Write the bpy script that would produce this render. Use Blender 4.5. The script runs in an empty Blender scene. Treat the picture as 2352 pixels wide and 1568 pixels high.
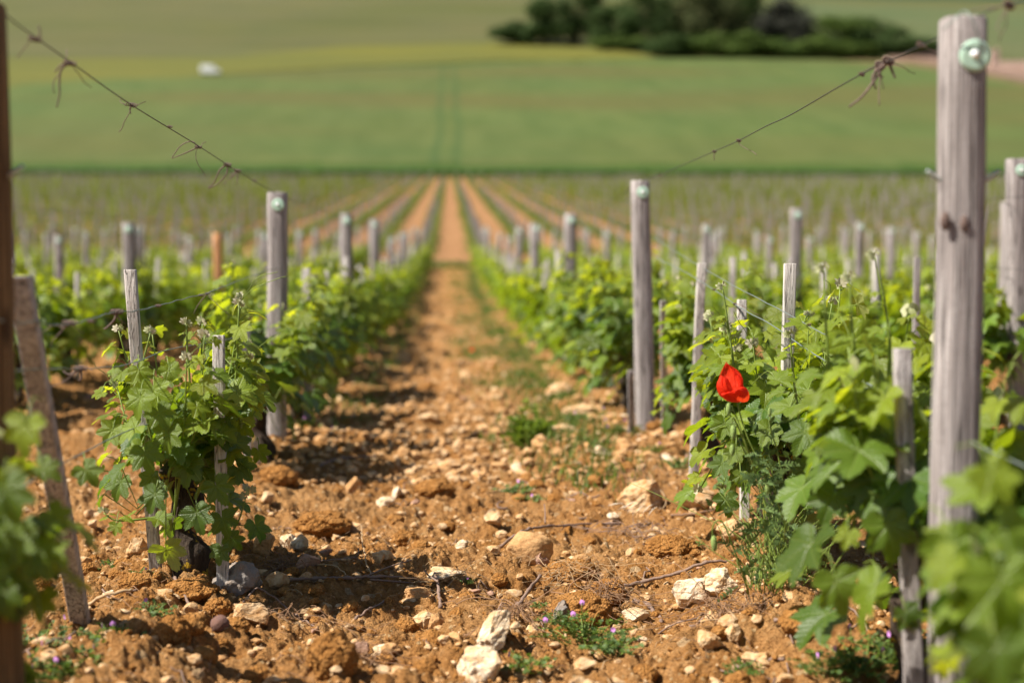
import bpy, math, random
import numpy as np
from mathutils import Vector, Matrix, Euler

R = math.radians
rng = np.random.default_rng(7)
random.seed(7)
scene = bpy.context.scene
col = scene.collection

# ------------------------------------------------------------------ camera
CAM_Z = 0.82
FPX = 3267.0                      # focal length in pixels of a 2352 px wide picture (50 mm on 36 mm)
PITCH, YAW = R(4.0), math.atan((1176 - 1033) / FPX)
cam = bpy.data.cameras.new("camera")
cam_ob = bpy.data.objects.new("camera", cam)
col.objects.link(cam_ob)
scene.camera = cam_ob
cam.lens = 50.0
cam.sensor_width = 36.0
cam.clip_start, cam.clip_end = 0.05, 6000
cam_ob.location = (0, 0, CAM_Z)
cam_ob.rotation_euler = (R(90) - PITCH, 0, -YAW)
cam.dof.use_dof = True
cam.dof.focus_distance = 3.42
cam.dof.aperture_fstop = 1.8

# ------------------------------------------------------------------ light
SUN_AZ = 196.0       # direction the sun stands in, degrees from +X counter-clockwise (left, a little behind the camera)
SUN_EL = 51.0
world = bpy.data.worlds.new("World")
scene.world = world
world.use_nodes = True
wn = world.node_tree.nodes
wl = world.node_tree.links
wn.clear()
sky = wn.new("ShaderNodeTexSky")
sky.sky_type = 'NISHITA'
sky.sun_disc = False
sky.sun_elevation = R(SUN_EL)
sky.sun_rotation = R(90 - SUN_AZ)
bg = wn.new("ShaderNodeBackground")
bg.inputs["Strength"].default_value = 0.05
wo = wn.new("ShaderNodeOutputWorld")
wl.new(sky.outputs[0], bg.inputs[0])
wl.new(bg.outputs[0], wo.inputs[0])
sun = bpy.data.lights.new("sun", 'SUN')
sun.energy = 5.0
sun.angle = R(0.53)
sun.color = (1.0, 0.94, 0.83)
sun_ob = bpy.data.objects.new("sun", sun)
col.objects.link(sun_ob)
SUN_DIR = Vector((math.cos(R(SUN_EL)) * math.cos(R(SUN_AZ)), math.cos(R(SUN_EL)) * math.sin(R(SUN_AZ)), math.sin(R(SUN_EL))))
sun_ob.rotation_euler = SUN_DIR.to_track_quat('Z', 'Y').to_euler()
scene.view_settings.view_transform = 'Standard'
scene.view_settings.look = 'None'
scene.view_settings.exposure = 1.03
scene.view_settings.gamma = 1.0
scene.render.engine = 'CYCLES'
scene.cycles.use_denoising = True
scene.cycles.max_bounces = 8
scene.cycles.diffuse_bounces = 2
scene.cycles.glossy_bounces = 2
scene.cycles.transmission_bounces = 4
scene.cycles.transparent_max_bounces = 4
scene.cycles.sample_clamp_indirect = 8.0

# ------------------------------------------------------------------ noise
def _hash(ix, iy, s):
    h = (ix.astype(np.int64) * 374761393 + iy.astype(np.int64) * 668265263 + s * 974711) & 0xFFFFFFFF
    h = ((h ^ (h >> 13)) * 1274126177) & 0xFFFFFFFF
    h = ((h ^ (h >> 16)) * 2246822519) & 0xFFFFFFFF
    return ((h ^ (h >> 15)) & 0xFFFFFF) / float(0xFFFFFF)

def vnoise(x, y, s=0):
    ix, iy = np.floor(x), np.floor(y)
    fx, fy = x - ix, y - iy
    fx = fx * fx * (3 - 2 * fx); fy = fy * fy * (3 - 2 * fy)
    a, b = _hash(ix, iy, s), _hash(ix + 1, iy, s)
    c, d = _hash(ix, iy + 1, s), _hash(ix + 1, iy + 1, s)
    return (a + (b - a) * fx) * (1 - fy) + (c + (d - c) * fx) * fy

def fbm(x, y, s=0, o=4):
    t, a, n = 0.0, 0.5, 0.0
    for i in range(o):
        t = t + a * vnoise(x * 2 ** i, y * 2 ** i, s + i); n += a; a *= 0.5
    return t / n

def lumps(x, y, cell, s, keep=0.7, rmin=.35, rmax=.75):
    """scattered half-ball lumps, one per cell at most: height in units of the cell"""
    ix, iy = np.floor(x / cell), np.floor(y / cell)
    out = np.zeros_like(x)
    for dx in (-1, 0, 1):
        for dy in (-1, 0, 1):
            cx, cy = ix + dx, iy + dy
            px = (cx + _hash(cx, cy, s)) * cell
            py = (cy + _hash(cx, cy, s + 1)) * cell
            r = cell * (rmin + (rmax - rmin) * _hash(cx, cy, s + 2))
            e = .7 + .6 * _hash(cx, cy, s + 4)
            d2 = (((x - px) * e) ** 2 + ((y - py) / e) ** 2) / (r * r)
            h = np.sqrt(np.clip(1 - d2, 0, 1)) * r / cell * (_hash(cx, cy, s + 3) < keep)
            out = np.maximum(out, h)
    return out

# ------------------------------------------------------------------ terrain
_pd = np.array([-400, -20, 0, 2.5, 4, 6, 9.5, 13, 17, 24, 30, 35, 45, 97, 140, 175, 195, 260, 350, 440, 500, 560, 740, 1000, 1300, 2000])
_pz = np.array([-5, -.86, -.82, -.82, -.82, -.79, -.81, -.88, -.91, -.87, -.76, -.65, -.15, 3.0, 5.5, 7.6, 8.9, 21.5, 37.3, 53.0, 63.5, 79, 126, 190, 235, 250.])
_dd = np.concatenate([np.linspace(-400, 60, 4601), np.linspace(60.5, 2000, 3880)])
_zz = np.interp(_dd, _pd, _pz)
def _sm(z, n):
    k = np.ones(n) / n
    return np.convolve(np.pad(z, n // 2, mode='edge'), k, mode='valid')[:len(z)]
_z1 = _sm(_zz, 21)
_z2 = _sm(_zz, 25)
_zz = np.where(_dd < 55, _z1, _z2)
ROW0, ROWS = -0.684, 1.481
def terrain(x, y, fine=False):
    x = np.asarray(x, float); y = np.asarray(y, float)
    z = CAM_Z + np.interp(y, _dd, _zz)
    far = np.clip((y - 200) / 300, 0, 1)
    z = z + far * 1.2 * (fbm(x / 90, y / 90, 51, 2) - .5)
    nf = np.clip((36 - y) / 6, 0, 1)
    u = (x - ROW0) / ROWS
    u = (u - np.round(u)) * ROWS
    z = z + nf * (.045 * np.exp(-(u / .2) ** 2) - .018)
    if fine:
        f = np.clip((32 - y) / 10, 0, 1)
        w = .02 * (fbm(x * 14, y * 14, 61, 2) - .5)
        xx, yy = x + w, y + .02 * (fbm(x * 14 + 9, y * 14, 66, 2) - .5)
        g = .085 * (fbm(x * 2.4, y * 2.4, 11, 3) - .5) + .03 * (fbm(x * 9, y * 9, 14, 3) - .5)
        big = np.clip(fbm(x * 1.7, y * 1.7, 22, 2) * 2.2 - .75, 0, 1)
        g = g + .06 * big * lumps(xx, yy, .15, 21, .45)
        g = g + .032 * lumps(xx, yy, .062, 31, .5) * (.4 + .8 * fbm(x * 5, y * 5, 33, 2))
        g = g + .017 * lumps(xx, yy, .029, 41, .6)
        near = np.clip((9 - y) / 3, 0, 1)
        g = g + near * (.0095 * lumps(x, y, .0145, 71, .7))
        g = g + near * (.018 * (fbm(x * 34, y * 34, 81, 2) - .5) + .010 * (fbm(x * 90, y * 90, 85, 2) - .5))
        q = fbm(x * 20, y * 20, 87, 3); g = g - near * .05 * np.clip(.40 - q, 0, 1)
        g = g - .016
        z = z + f * g
    return z

cy_, sy_ = math.cos(YAW), math.sin(YAW)
cp_, sp_ = math.cos(PITCH), math.sin(PITCH)
def ray(px, py):
    a, b = (px - 1176) / FPX, (784 - py) / FPX
    f = cp_ + b * sp_
    z = -sp_ + b * cp_
    return np.array([a * cy_ + f * sy_, -a * sy_ + f * cy_, z])
def at(px, py, Y):
    """world point on the vertical plane y = Y that is seen at (px, py)"""
    r = ray(px, py)
    return Vector((r[0] / r[1] * Y, Y, CAM_Z + r[2] / r[1] * Y))
_ys = np.concatenate([np.arange(1.2, 12, .01), np.arange(12, 60, .1), np.arange(60, 2000, .5)])
def G(px, py, fine=False):
    r = ray(px, py)
    x = r[0] / r[1] * _ys
    z = CAM_Z + r[2] / r[1] * _ys
    i = int(np.argmax(z < terrain(x, _ys, fine)))
    if i == 0 and z[0] > -9: i = len(_ys) - 1 if z[0] > terrain(x[:1], _ys[:1])[0] else 0
    return Vector((x[i], _ys[i], float(terrain(x[i], _ys[i], fine))))

# ------------------------------------------------------------------ mesh builder
class MB:
    def __init__(s): s.V, s.F, s.U, s.T, s.M, s.n = [], [], [], [], [], 0
    def add(s, V, F, uv=None, tint=(0, 0, 0), mi=0):
        V = np.asarray(V, float).reshape(-1, 3)
        if not isinstance(F, list): F = [F]
        for f in F:
            f = np.asarray(f, int)
            if len(f): s.F.append(f + s.n); s.M.append(mi)
        s.V.append(V)
        s.U.append(np.zeros((len(V), 3)) if uv is None else np.asarray(uv, float))
        t = np.asarray(tint, float)
        s.T.append(np.tile(t, (len(V), 1)) if t.ndim == 1 else t)
        s.n += len(V)
        return s
    def build(s, name, mats, parent=None, smooth=True):
        me = bpy.data.meshes.new(name)
        V = np.concatenate(s.V)
        me.vertices.add(len(V)); me.vertices.foreach_set("co", V.ravel())
        loops = np.concatenate([f.ravel() for f in s.F])
        tot = np.concatenate([np.full(len(f), f.shape[1]) for f in s.F])
        mi = np.concatenate([np.full(len(f), m) for f, m in zip(s.F, s.M)])
        st = np.concatenate([[0], np.cumsum(tot)[:-1]])
        me.loops.add(len(loops)); me.loops.foreach_set("vertex_index", loops.astype(np.int32))
        me.polygons.add(len(tot))
        me.polygons.foreach_set("loop_start", st.astype(np.int32))
        me.polygons.foreach_set("loop_total", tot.astype(np.int32))
        me.polygons.foreach_set("material_index", mi.astype(np.int32))
        me.polygons.foreach_set("use_smooth", np.full(len(tot), smooth))
        a = me.attributes.new("luv", 'FLOAT_VECTOR', 'POINT'); a.data.foreach_set("vector", np.concatenate(s.U).ravel())
        a = me.attributes.new("tint", 'FLOAT_VECTOR', 'POINT'); a.data.foreach_set("vector", np.concatenate(s.T).ravel())
        for m in (mats if isinstance(mats, (list, tuple)) else [mats]): me.materials.append(m)
        me.update(calc_edges=True)
        me.validate()
        o = bpy.data.objects.new(name, me)
        col.objects.link(o)
        if parent is not None: o.parent = parent
        return o

def tag(o, label=None, cat=None, group=None, kind=None):
    if label: o["label"] = label
    if cat: o["category"] = cat
    if group: o["group"] = group
    if kind: o["kind"] = kind
    return o
def empty(name, loc=(0, 0, 0), rz=0.0):
    o = bpy.data.objects.new(name, None)
    col.objects.link(o); o.location = loc; o.rotation_euler.z = rz
    o.empty_display_size = .1
    return o
KIDS = {}
def copy_tree(o, parent=None):
    c = o.copy(); col.objects.link(c)
    if parent is not None: c.parent = parent
    for ch in list(o.children): copy_tree(ch, c)
    return c

def tube(P, rad, k=6, cap=True, flat=None):
    P = np.asarray([tuple(p) for p in P], float); n = len(P)
    rad = np.broadcast_to(np.asarray(rad, float), (n,))
    T = np.gradient(P, axis=0); T /= np.linalg.norm(T, axis=1, keepdims=True) + 1e-9
    ref = np.array([0.31, 0.93, 0.2]) if abs(T[0] @ np.array([0.31, 0.93, 0.2])) < .85 else np.array([1., 0, .1])
    N = np.zeros_like(T); v = ref
    for i in range(n):
        v = v - T[i] * (v @ T[i]); v = v / (np.linalg.norm(v) + 1e-9); N[i] = v
    B = np.cross(T, N)
    a = np.arange(k) * 2 * math.pi / k
    V = P[:, None] + rad[:, None, None] * (np.cos(a)[None, :, None] * N[:, None] + np.sin(a)[None, :, None] * B[:, None])
    V = V.reshape(-1, 3)
    i = np.arange(n - 1)[:, None] * k; j = np.arange(k)[None]; j2 = (j + 1) % k
    F = np.stack([i + j, i + j2, i + k + j2, i + k + j], -1).reshape(-1, 4)
    Fs = [F]
    if cap:
        Fs.append(np.arange(k)[::-1][None]); Fs.append((np.arange(k) + (n - 1) * k)[None])
    uv = np.zeros((len(V), 3)); uv[:, 0] = np.tile(np.arange(k) / k, n); uv[:, 1] = np.repeat(np.arange(n) / max(1, n - 1), k)
    return V, Fs, uv
def smooth_path(P, m=6):
    P = np.asarray([tuple(p) for p in P], float)
    if len(P) < 3: 
        t = np.linspace(0, 1, m + 1)[:, None]; return P[0] * (1 - t) + P[-1] * t
    out = []
    Q = np.vstack([2 * P[0] - P[1], P, 2 * P[-1] - P[-2]])
    for i in range(1, len(Q) - 2):
        for t in np.linspace(0, 1, m, endpoint=False):
            a, b, c, d = Q[i - 1], Q[i], Q[i + 1], Q[i + 2]
            out.append(.5 * (2 * b + (c - a) * t + (2 * a - 5 * b + 4 * c - d) * t * t + (3 * b - a - 3 * c + d) * t ** 3))
    out.append(P[-1]); return np.array(out)
def grid_faces(nu, nv):
    i, j = np.meshgrid(np.arange(nu - 1), np.arange(nv - 1), indexing='ij')
    a = i * nv + j
    return np.stack([a, a + nv, a + nv + 1, a + 1], -1).reshape(-1, 4)

# ------------------------------------------------------------------ materials
class NT:
    def __init__(s, name):
        s.m = bpy.data.materials.new(name); s.m.use_nodes = True
        s.t = s.m.node_tree; s.t.nodes.clear()
        s.out = s.t.nodes.new("ShaderNodeOutputMaterial")
    def n(s, t, **kw):
        o = s.t.nodes.new("ShaderNode" + t)
        for k, v in kw.items():
            if k[0] == '_': setattr(o, k[1:], v)
            else: o.inputs[k.replace('__', ' ')].default_value = v
        return o
    def l(s, a, b): s.t.links.new(a, b)
    def math(s, op, a, b=None, c=None, clamp=False):
        o = s.t.nodes.new("ShaderNodeMath"); o.operation = op; o.use_clamp = clamp
        for i, v in enumerate((a, b, c)):
            if v is None: continue
            if isinstance(v, (int, float)): o.inputs[i].default_value = v
            else: s.l(v, o.inputs[i])
        return o.outputs[0]
    def attr(s, name):
        o = s.t.nodes.new("ShaderNodeAttribute"); o.attribute_name = name
        return o.outputs["Vector"]
    def sep(s, v):
        o = s.t.nodes.new("ShaderNodeSeparateXYZ"); s.l(v, o.inputs[0]); return o.outputs
    def comb(s, x, y, z=0.0):
        o = s.t.nodes.new("ShaderNodeCombineXYZ")
        for i, v in enumerate((x, y, z)):
            if isinstance(v, (int, float)): o.inputs[i].default_value = v
            else: s.l(v, o.inputs[i])
        return o.outputs[0]
    def noise(s, vec, scale, detail=4, rough=.55, dist=0.0):
        o = s.t.nodes.new("ShaderNodeTexNoise"); o.inputs["Scale"].default_value = scale
        o.inputs["Detail"].default_value = detail; o.inputs["Roughness"].default_value = rough; o.inputs["Distortion"].default_value = dist
        if vec is not None: s.l(vec, o.inputs["Vector"])
        return o.outputs["Fac"]
    def voro(s, vec, scale, feature='F1', out="Distance"):
        o = s.t.nodes.new("ShaderNodeTexVoronoi"); o.feature = feature; o.inputs["Scale"].default_value = scale
        if vec is not None: s.l(vec, o.inputs["Vector"])
        return o.outputs[out]
    def scale(s, vec, sc):
        o = s.t.nodes.new("ShaderNodeMapping"); o.inputs["Scale"].default_value = sc; s.l(vec, o.inputs["Vector"]); return o.outputs[0]
    def ramp(s, fac, stops):
        o = s.t.nodes.new("ShaderNodeValToRGB"); r = o.color_ramp
        while len(r.elements) > 1: r.elements.remove(r.elements[-1])
        for i, (p, c) in enumerate(stops):
            e = r.elements[0] if i == 0 else r.elements.new(p)
            e.position = p; e.color = tuple(c) + (1,) if len(c) == 3 else c
        s.l(fac, o.inputs[0]); return o.outputs[0]
    def mix(s, fac, a, b, mode='MIX'):
        o = s.t.nodes.new("ShaderNodeMix"); o.data_type = 'RGBA'; o.blend_type = mode
        for i, v in ((0, fac), (6, a), (7, b)):
            if isinstance(v, (int, float)): o.inputs[i].default_value = v
            elif isinstance(v, tuple): o.inputs[i].default_value = v + (1,) if len(v) == 3 else v
            else: s.l(v, o.inputs[i])
        return o.outputs[2]
    def bump(s, h, strength, dist, normal=None):
        o = s.t.nodes.new("ShaderNodeBump"); o.inputs["Strength"].default_value = strength; o.inputs["Distance"].default_value = dist
        s.l(h, o.inputs["Height"])
        if normal is not None: s.l(normal, o.inputs["Normal"])
        return o.outputs[0]
    def geo(s): return s.t.nodes.new("ShaderNodeNewGeometry").outputs
    def obj(s): return s.t.nodes.new("ShaderNodeTexCoord").outputs["Object"]
    def orand(s): return s.t.nodes.new("ShaderNodeObjectInfo").outputs["Random"]
    def bsdf(s, color, rough=.8, normal=None, spec=.3, **kw):
        o = s.t.nodes.new("ShaderNodeBsdfPrincipled")
        for k, v in (("Base Color", color), ("Roughness", rough), ("Normal", normal)):
            if v is None: continue
            if isinstance(v, (int, float)): o.inputs[k].default_value = v
            elif isinstance(v, tuple): o.inputs[k].default_value = v + (1,)
            else: s.l(v, o.inputs[k])
        o.inputs["Specular IOR Level"].default_value = spec
        for k, v in kw.items(): o.inputs[k].default_value = v
        return o.outputs[0]
    def done(s, sh): s.l(sh, s.out.inputs[0]); return s.m

def soil_mat(name, grav=True):
    t = NT(name); P = t.geo()["Position"]
    n1 = t.noise(P, 3.0, 5); n2 = t.noise(P, 26, 5, .65); n3 = t.noise(P, 130, 4, .7)
    c = t.ramp(n2, [(.25, (.23, .096, .024)), (.42, (.41, .185, .050)), (.57, (.55, .275, .095)), (.75, (.68, .42, .20))])
    c = t.mix(t.ramp(n1, [(.4, (0, 0, 0)), (.66, (.6, .6, .6))]), c, (.60, .35, .15))
    c = t.mix(t.ramp(n3, [(.3, (.45,) * 3), (.6, (0,) * 3)]), c, (.22, .090, .028))
    # pale grit
    v = t.voro(P, 62); vc = t.voro(P, 62, out="Color")
    m = t.math('MULTIPLY', t.math('LESS_THAN', v, .30), t.math('GREATER_THAN', t.sep(vc)[0], .80))
    c = t.mix(m, c, (.60, .40, .20))
    v2 = t.voro(P, 21); vc2 = t.voro(P, 21, out="Color")
    m2 = t.math('MULTIPLY', t.math('LESS_THAN', v2, .3), t.math('GREATER_THAN', t.sep(vc2)[0], .86))
    c = t.mix(m2, c, (.62, .42, .23))
    # far away the path reads as even pale orange soil
    h = t.math('ADD', t.math('MULTIPLY', n2, .6), t.math('MULTIPLY', n3, .5))
    h = t.math('ADD', h, t.math('MULTIPLY', t.noise(P, 420, 3, .7), .22))
    nb = t.bump(h, 1.0, .016)
    n5 = t.noise(P, 300, 3, .75)
    nb = t.bump(t.math('ADD', n5, t.math('MULTIPLY', t.voro(P, 190), .7)), 1.0, .007, nb)
    c = t.mix(t.ramp(t.voro(P, 150), [(.25, (.0,) * 3), (.8, (.4,) * 3)]), c, (.20, .085, .024))
    return t.done(t.bsdf(c, .95, nb, .12))
M_SOIL = soil_mat("orange_brown_soil")

def clod_mat():
    t = NT("soil_clod"); P = t.geo()["Position"]
    n2 = t.noise(P, 40, 5, .65); n3 = t.noise(P, 170, 4, .7)
    c = t.ramp(n2, [(.25, (.23, .098, .024)), (.5, (.40, .182, .049)), (.75, (.54, .28, .098))])
    c = t.mix(t.ramp(n3, [(.3, (.5,) * 3), (.6, (0,) * 3)]), c, (.22, .09, .028))
    h = t.math('ADD', t.math('MULTIPLY', n2, .5), t.math('MULTIPLY', n3, .6))
    h = t.math('ADD', h, t.math('MULTIPLY', t.voro(P, 170), .5))
    return t.done(t.bsdf(c, .96, t.bump(h, 1.0, .016), .1))
M_CLOD = clod_mat()

def stone_mat(name, a, b, stain, rough=.85, stain_amt=.55):
    t = NT(name); P = t.geo()["Position"]; r = t.orand()
    v = t.comb(t.math('MULTIPLY', r, 37.0), 0.0, 0.0)
    add = t.t.nodes.new("ShaderNodeVectorMath"); t.l(P, add.inputs[0]); t.l(v, add.inputs[1]); P2 = add.outputs[0]
    c = t.mix(t.noise(P2, 28, 5, .6), a, b)
    s = t.ramp(t.noise(P2, 36, 6, .7, .6), [(.40, (0,) * 3), (.60, (stain_amt,) * 3)])
    c = t.mix(s, c, stain)
    c = t.mix(t.ramp(t.noise(P2, 210, 3, .7), [(.3, (.45,) * 3), (.5, (0,) * 3)]), c, tuple(x * .5 for x in stain))
    h = t.math('ADD', t.noise(P2, 55, 6, .7), t.math('MULTIPLY', t.noise(P2, 240, 3), .35))
    return t.done(t.bsdf(c, rough, t.bump(h, .7, .008), .25))
M_CREAM = stone_mat("cream_limestone", (.52, .35, .19), (.68, .50, .31), (.42, .20, .06), .85, .8)
M_WHITE = stone_mat("white_limestone", (.68, .54, .37), (.78, .69, .55), (.50, .28, .11), .8, .8)
M_TAN = stone_mat("tan_stone", (.46, .25, .10), (.56, .34, .16), (.36, .17, .06))
M_GREY = stone_mat("grey_stone", (.17, .155, .15), (.29, .26, .235), (.34, .22, .13), .7, .45)
M_PINK = stone_mat("reddish_stone", (.34, .19, .14), (.46, .30, .23), (.34, .17, .08))
M_PURPLE = stone_mat("dark_red_stone", (.11, .06, .06), (.17, .10, .09), (.2, .1, .06))

def leaf_mat(name, mature, young, trans_m, trans_y, back=None, veins=True, gloss=.38, tmix=.44):
    t = NT(name); uv = t.attr("luv"); ti = t.sep(t.attr("tint"))
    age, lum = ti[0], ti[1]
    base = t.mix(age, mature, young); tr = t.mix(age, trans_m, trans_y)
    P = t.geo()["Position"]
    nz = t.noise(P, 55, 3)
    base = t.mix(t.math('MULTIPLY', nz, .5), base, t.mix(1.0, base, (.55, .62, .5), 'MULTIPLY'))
    hb = None
    if veins:
        u = t.sep(uv); x, y = u[0], u[1]
        a = t.math('ARCTAN2', x, y)
        r = t.math('SQRT', t.math('ADD', t.math('MULTIPLY', x, x), t.math('MULTIPLY', y, y)))
        k = R(50)
        af = t.math('SUBTRACT', a, t.math('MULTIPLY', t.math('ROUND', t.math('DIVIDE', a, k)), k))
        perp = t.math('ABSOLUTE', t.math('MULTIPLY', r, t.math('SINE', af)))
        al = t.math('MULTIPLY', r, t.math('COSINE', af))
        vm = t.math('SUBTRACT', 1.0, t.math('DIVIDE', perp, .022), clamp=True)
        q = t.math('MULTIPLY', t.math('SUBTRACT', al, t.math('MULTIPLY', perp, 1.1)), 8.5)
        q = t.math('ABSOLUTE', t.math('SUBTRACT', t.math('FRACT', q), .5))
        sm = t.math('SUBTRACT', 1.0, t.math('DIVIDE', q, .10), clamp=True)
        vein = t.math('MAXIMUM', vm, t.math('MULTIPLY', sm, .25))
        base = t.mix(t.math('MULTIPLY', vein, .38), base, t.mix(.5, base, (.42, .50, .16)))
        hb = t.math('ADD', t.math('MULTIPLY', q, .35), t.math('MULTIPLY', vm, -.4))
        hb = t.math('ADD', hb, t.math('MULTIPLY', t.noise(uv, 22, 3), .5))
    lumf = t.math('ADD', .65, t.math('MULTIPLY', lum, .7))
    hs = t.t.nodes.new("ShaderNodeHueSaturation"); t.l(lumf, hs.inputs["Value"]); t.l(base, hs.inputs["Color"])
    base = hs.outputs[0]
    if back is not None:
        base = t.mix(t.geo()["Backfacing"], base, t.mix(.6, base, back))
    nb = t.bump(hb, .55, .006) if hb is not None else None
    p = t.bsdf(base, gloss, nb, .42)
    tl = t.t.nodes.new("ShaderNodeBsdfTranslucent"); t.l(tr, tl.inputs[0])
    if nb is not None: t.l(nb, tl.inputs["Normal"])
    mx = t.t.nodes.new("ShaderNodeMixShader"); t.l(t.math('ADD', tmix - .18, t.math('MULTIPLY', age, .26)), mx.inputs[0])
    t.l(p, mx.inputs[1]); t.l(tl.outputs[0], mx.inputs[2])
    return t.done(mx.outputs[0])
M_LEAF = leaf_mat("vine_leaf", (.042, .088, .007), (.24, .30, .024), (.27, .46, .006), (.68, .72, .02), back=(.30, .34, .17))
M_LEAFS = leaf_mat("vine_leaf_plain", (.088, .150, .010), (.25, .31, .030), (.31, .47, .010), (.62, .66, .02), veins=False, gloss=.5)
M_LEAFD = leaf_mat("distant_vine_leaf", (.085, .120, .016), (.14, .17, .03), (.18, .235, .02), (.28, .33, .04), veins=False, gloss=.7, tmix=.35)
M_TIP = leaf_mat("young_shoot_tip", (.34, .38, .16), (.62, .54, .42), (.4, .45, .15), (.5, .42, .3), veins=False, tmix=.3, gloss=.6)
M_WEED = leaf_mat("weed_leaf", (.055, .10, .022), (.16, .235, .03), (.10, .18, .02), (.32, .44, .03), veins=False, gloss=.6, tmix=.35)
M_POPLEAF = leaf_mat("poppy_leaf", (.075, .13, .04), (.16, .23, .06), (.12, .2, .04), (.2, .3, .05), veins=False, gloss=.7, tmix=.3)

def simple(name, color, rough=.7, spec=.3, nscale=None, var=.4, bump=0.0, metallic=0.0):
    t = NT(name); P = t.obj()
    c = color; nb = None
    if nscale:
        n = t.noise(P, nscale, 5, .6)
        c = t.mix(n, tuple(x * (1 - var) for x in color), tuple(min(1, x * (1 + var)) for x in color))
        if bump: nb = t.bump(n, bump, .005)
    return t.done(t.bsdf(c, rough, nb, spec, Metallic=metallic))
M_STEM = simple("green_shoot", (.16, .22, .035), .5, .4, 30, .35)
M_CANE = simple("brown_cane", (.19, .11, .065), .75, .3, 60, .4, .5)
M_TWIG = simple("dead_twig", (.22, .145, .11), .8, .25, 90, .45, .7)
M_STRAW = simple("dry_straw", (.40, .27, .15), .8, .25, 60, .3)
M_ROOT = simple("dry_root", (.26, .15, .085), .85, .2, 60, .4)
M_WIRE = simple("galvanised_wire", (.075, .07, .065), .5, .5, 200, .4, 0, .6)
M_WIREG = simple("green_grey_wire", (.20, .24, .22), .5, .5, 200, .3, 0, .4)
M_TENDRIL = simple("dried_tendril", (.15, .105, .088), .8, .25, 120, .45, .5)
M_CLUSTER = simple("flower_bud_green", (.09, .14, .02), .7, .3, 90, .5)
M_BUD = simple("poppy_bud_green", (.22, .30, .09), .8, .2, 200, .3, .5)
M_DISC = simple("pale_green_plastic", (.42, .60, .48), .8, .2, 30, .08)
M_NAIL = simple("bright_nail_head", (.92, .93, .94), .35, .8, None)
M_HOOK = simple("zinc_hook", (.42, .46, .44), .35, .6, 60, .2, 0, .5)
M_VIOLET = simple("violet_petal", (.55, .24, .58), .6, .2)
M_BARKT = None

def bark_mat():
    t = NT("vine_bark"); P = t.obj()
    s = t.scale(P, (1, 1, .18))
    n = t.noise(s, 120, 5, .7); n2 = t.noise(P, 26, 4, .6)
    c = t.ramp(n, [(.3, (.018, .012, .009)), (.55, (.06, .042, .03)), (.75, (.13, .095, .07))])
    lich = t.ramp(n2, [(.60, (0,) * 3), (.64, (1,) * 3)])
    c = t.mix(lich, c, (.50, .31, .025))
    return t.done(t.bsdf(c, .9, t.bump(n, 1.0, .01), .2))
M_BARK = bark_mat()

def wood_mat(name, dark, mid, light, knots=True, scale=1.0):
    t = NT(name); P = t.obj(); r = t.orand()
    off = t.comb(t.math('MULTIPLY', r, 11.0), t.math('MULTIPLY', r, 7.0), t.math('MULTIPLY', r, 23.0))
    add = t.t.nodes.new("ShaderNodeVectorMath"); t.l(P, add.inputs[0]); t.l(off, add.inputs[1]); P = add.outputs[0]
    n = t.noise(t.scale(P, (1, 1, .035)), 130 * scale, 6, .65)
    n2 = t.noise(t.scale(P, (1, 1, .12)), 22 * scale, 4, .6, .4)
    c = t.ramp(n, [(.28, dark), (.47, mid), (.68, light)])
    c = t.mix(t.math('MULTIPLY', t.ramp(n2, [(.45, (0,) * 3), (.7, (1,) * 3)]), .5), c, tuple(x * .62 for x in mid))
    if knots:
        v = t.voro(t.scale(P, (1, 1, .55)), 9)
        k = t.ramp(v, [(.13, (1,) * 3), (.21, (0,) * 3)])
        c = t.mix(t.math('MULTIPLY', k, .75), c, (dark[0] * .5, dark[1] * .4, dark[2] * .35))
    sp_ = t.noise(t.scale(P, (1, 1, .02)), 75 * scale, 3, .5)
    split_ = t.ramp(t.math('ABSOLUTE', t.math('SUBTRACT', sp_, .5)), [(.0, (1,) * 3), (.028, (0,) * 3)])
    c = t.mix(t.math('MULTIPLY', split_, .8), c, tuple(x * .35 for x in dark))
    # fine cross checks on old wood
    w = t.noise(t.scale(P, (.3, .3, 1.4)), 260 * scale, 3, .6)
    c = t.mix(t.ramp(w, [(.32, (.35,) * 3), (.45, (0,) * 3)]), c, dark)
    h = t.math('SUBTRACT', t.math('ADD', n, t.math('MULTIPLY', w, .3)), t.math('MULTIPLY', split_, .8))
    return t.done(t.bsdf(c, .88, t.bump(h, .8, .004), .2))
M_POST = wood_mat("weathered_grey_wood", (.10, .082, .078), (.315, .278, .268), (.52, .478, .465))
M_STAKE = wood_mat("pale_stake_wood", (.26, .22, .195), (.55, .50, .46), (.70, .66, .62), False, 1.5)
M_BROWNP = wood_mat("brown_treated_wood", (.045, .026, .014), (.15, .088, .040), (.34, .215, .10))
M_ORANGEP = wood_mat("new_orange_wood", (.38, .17, .07), (.62, .31, .14), (.72, .40, .2), False)

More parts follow.
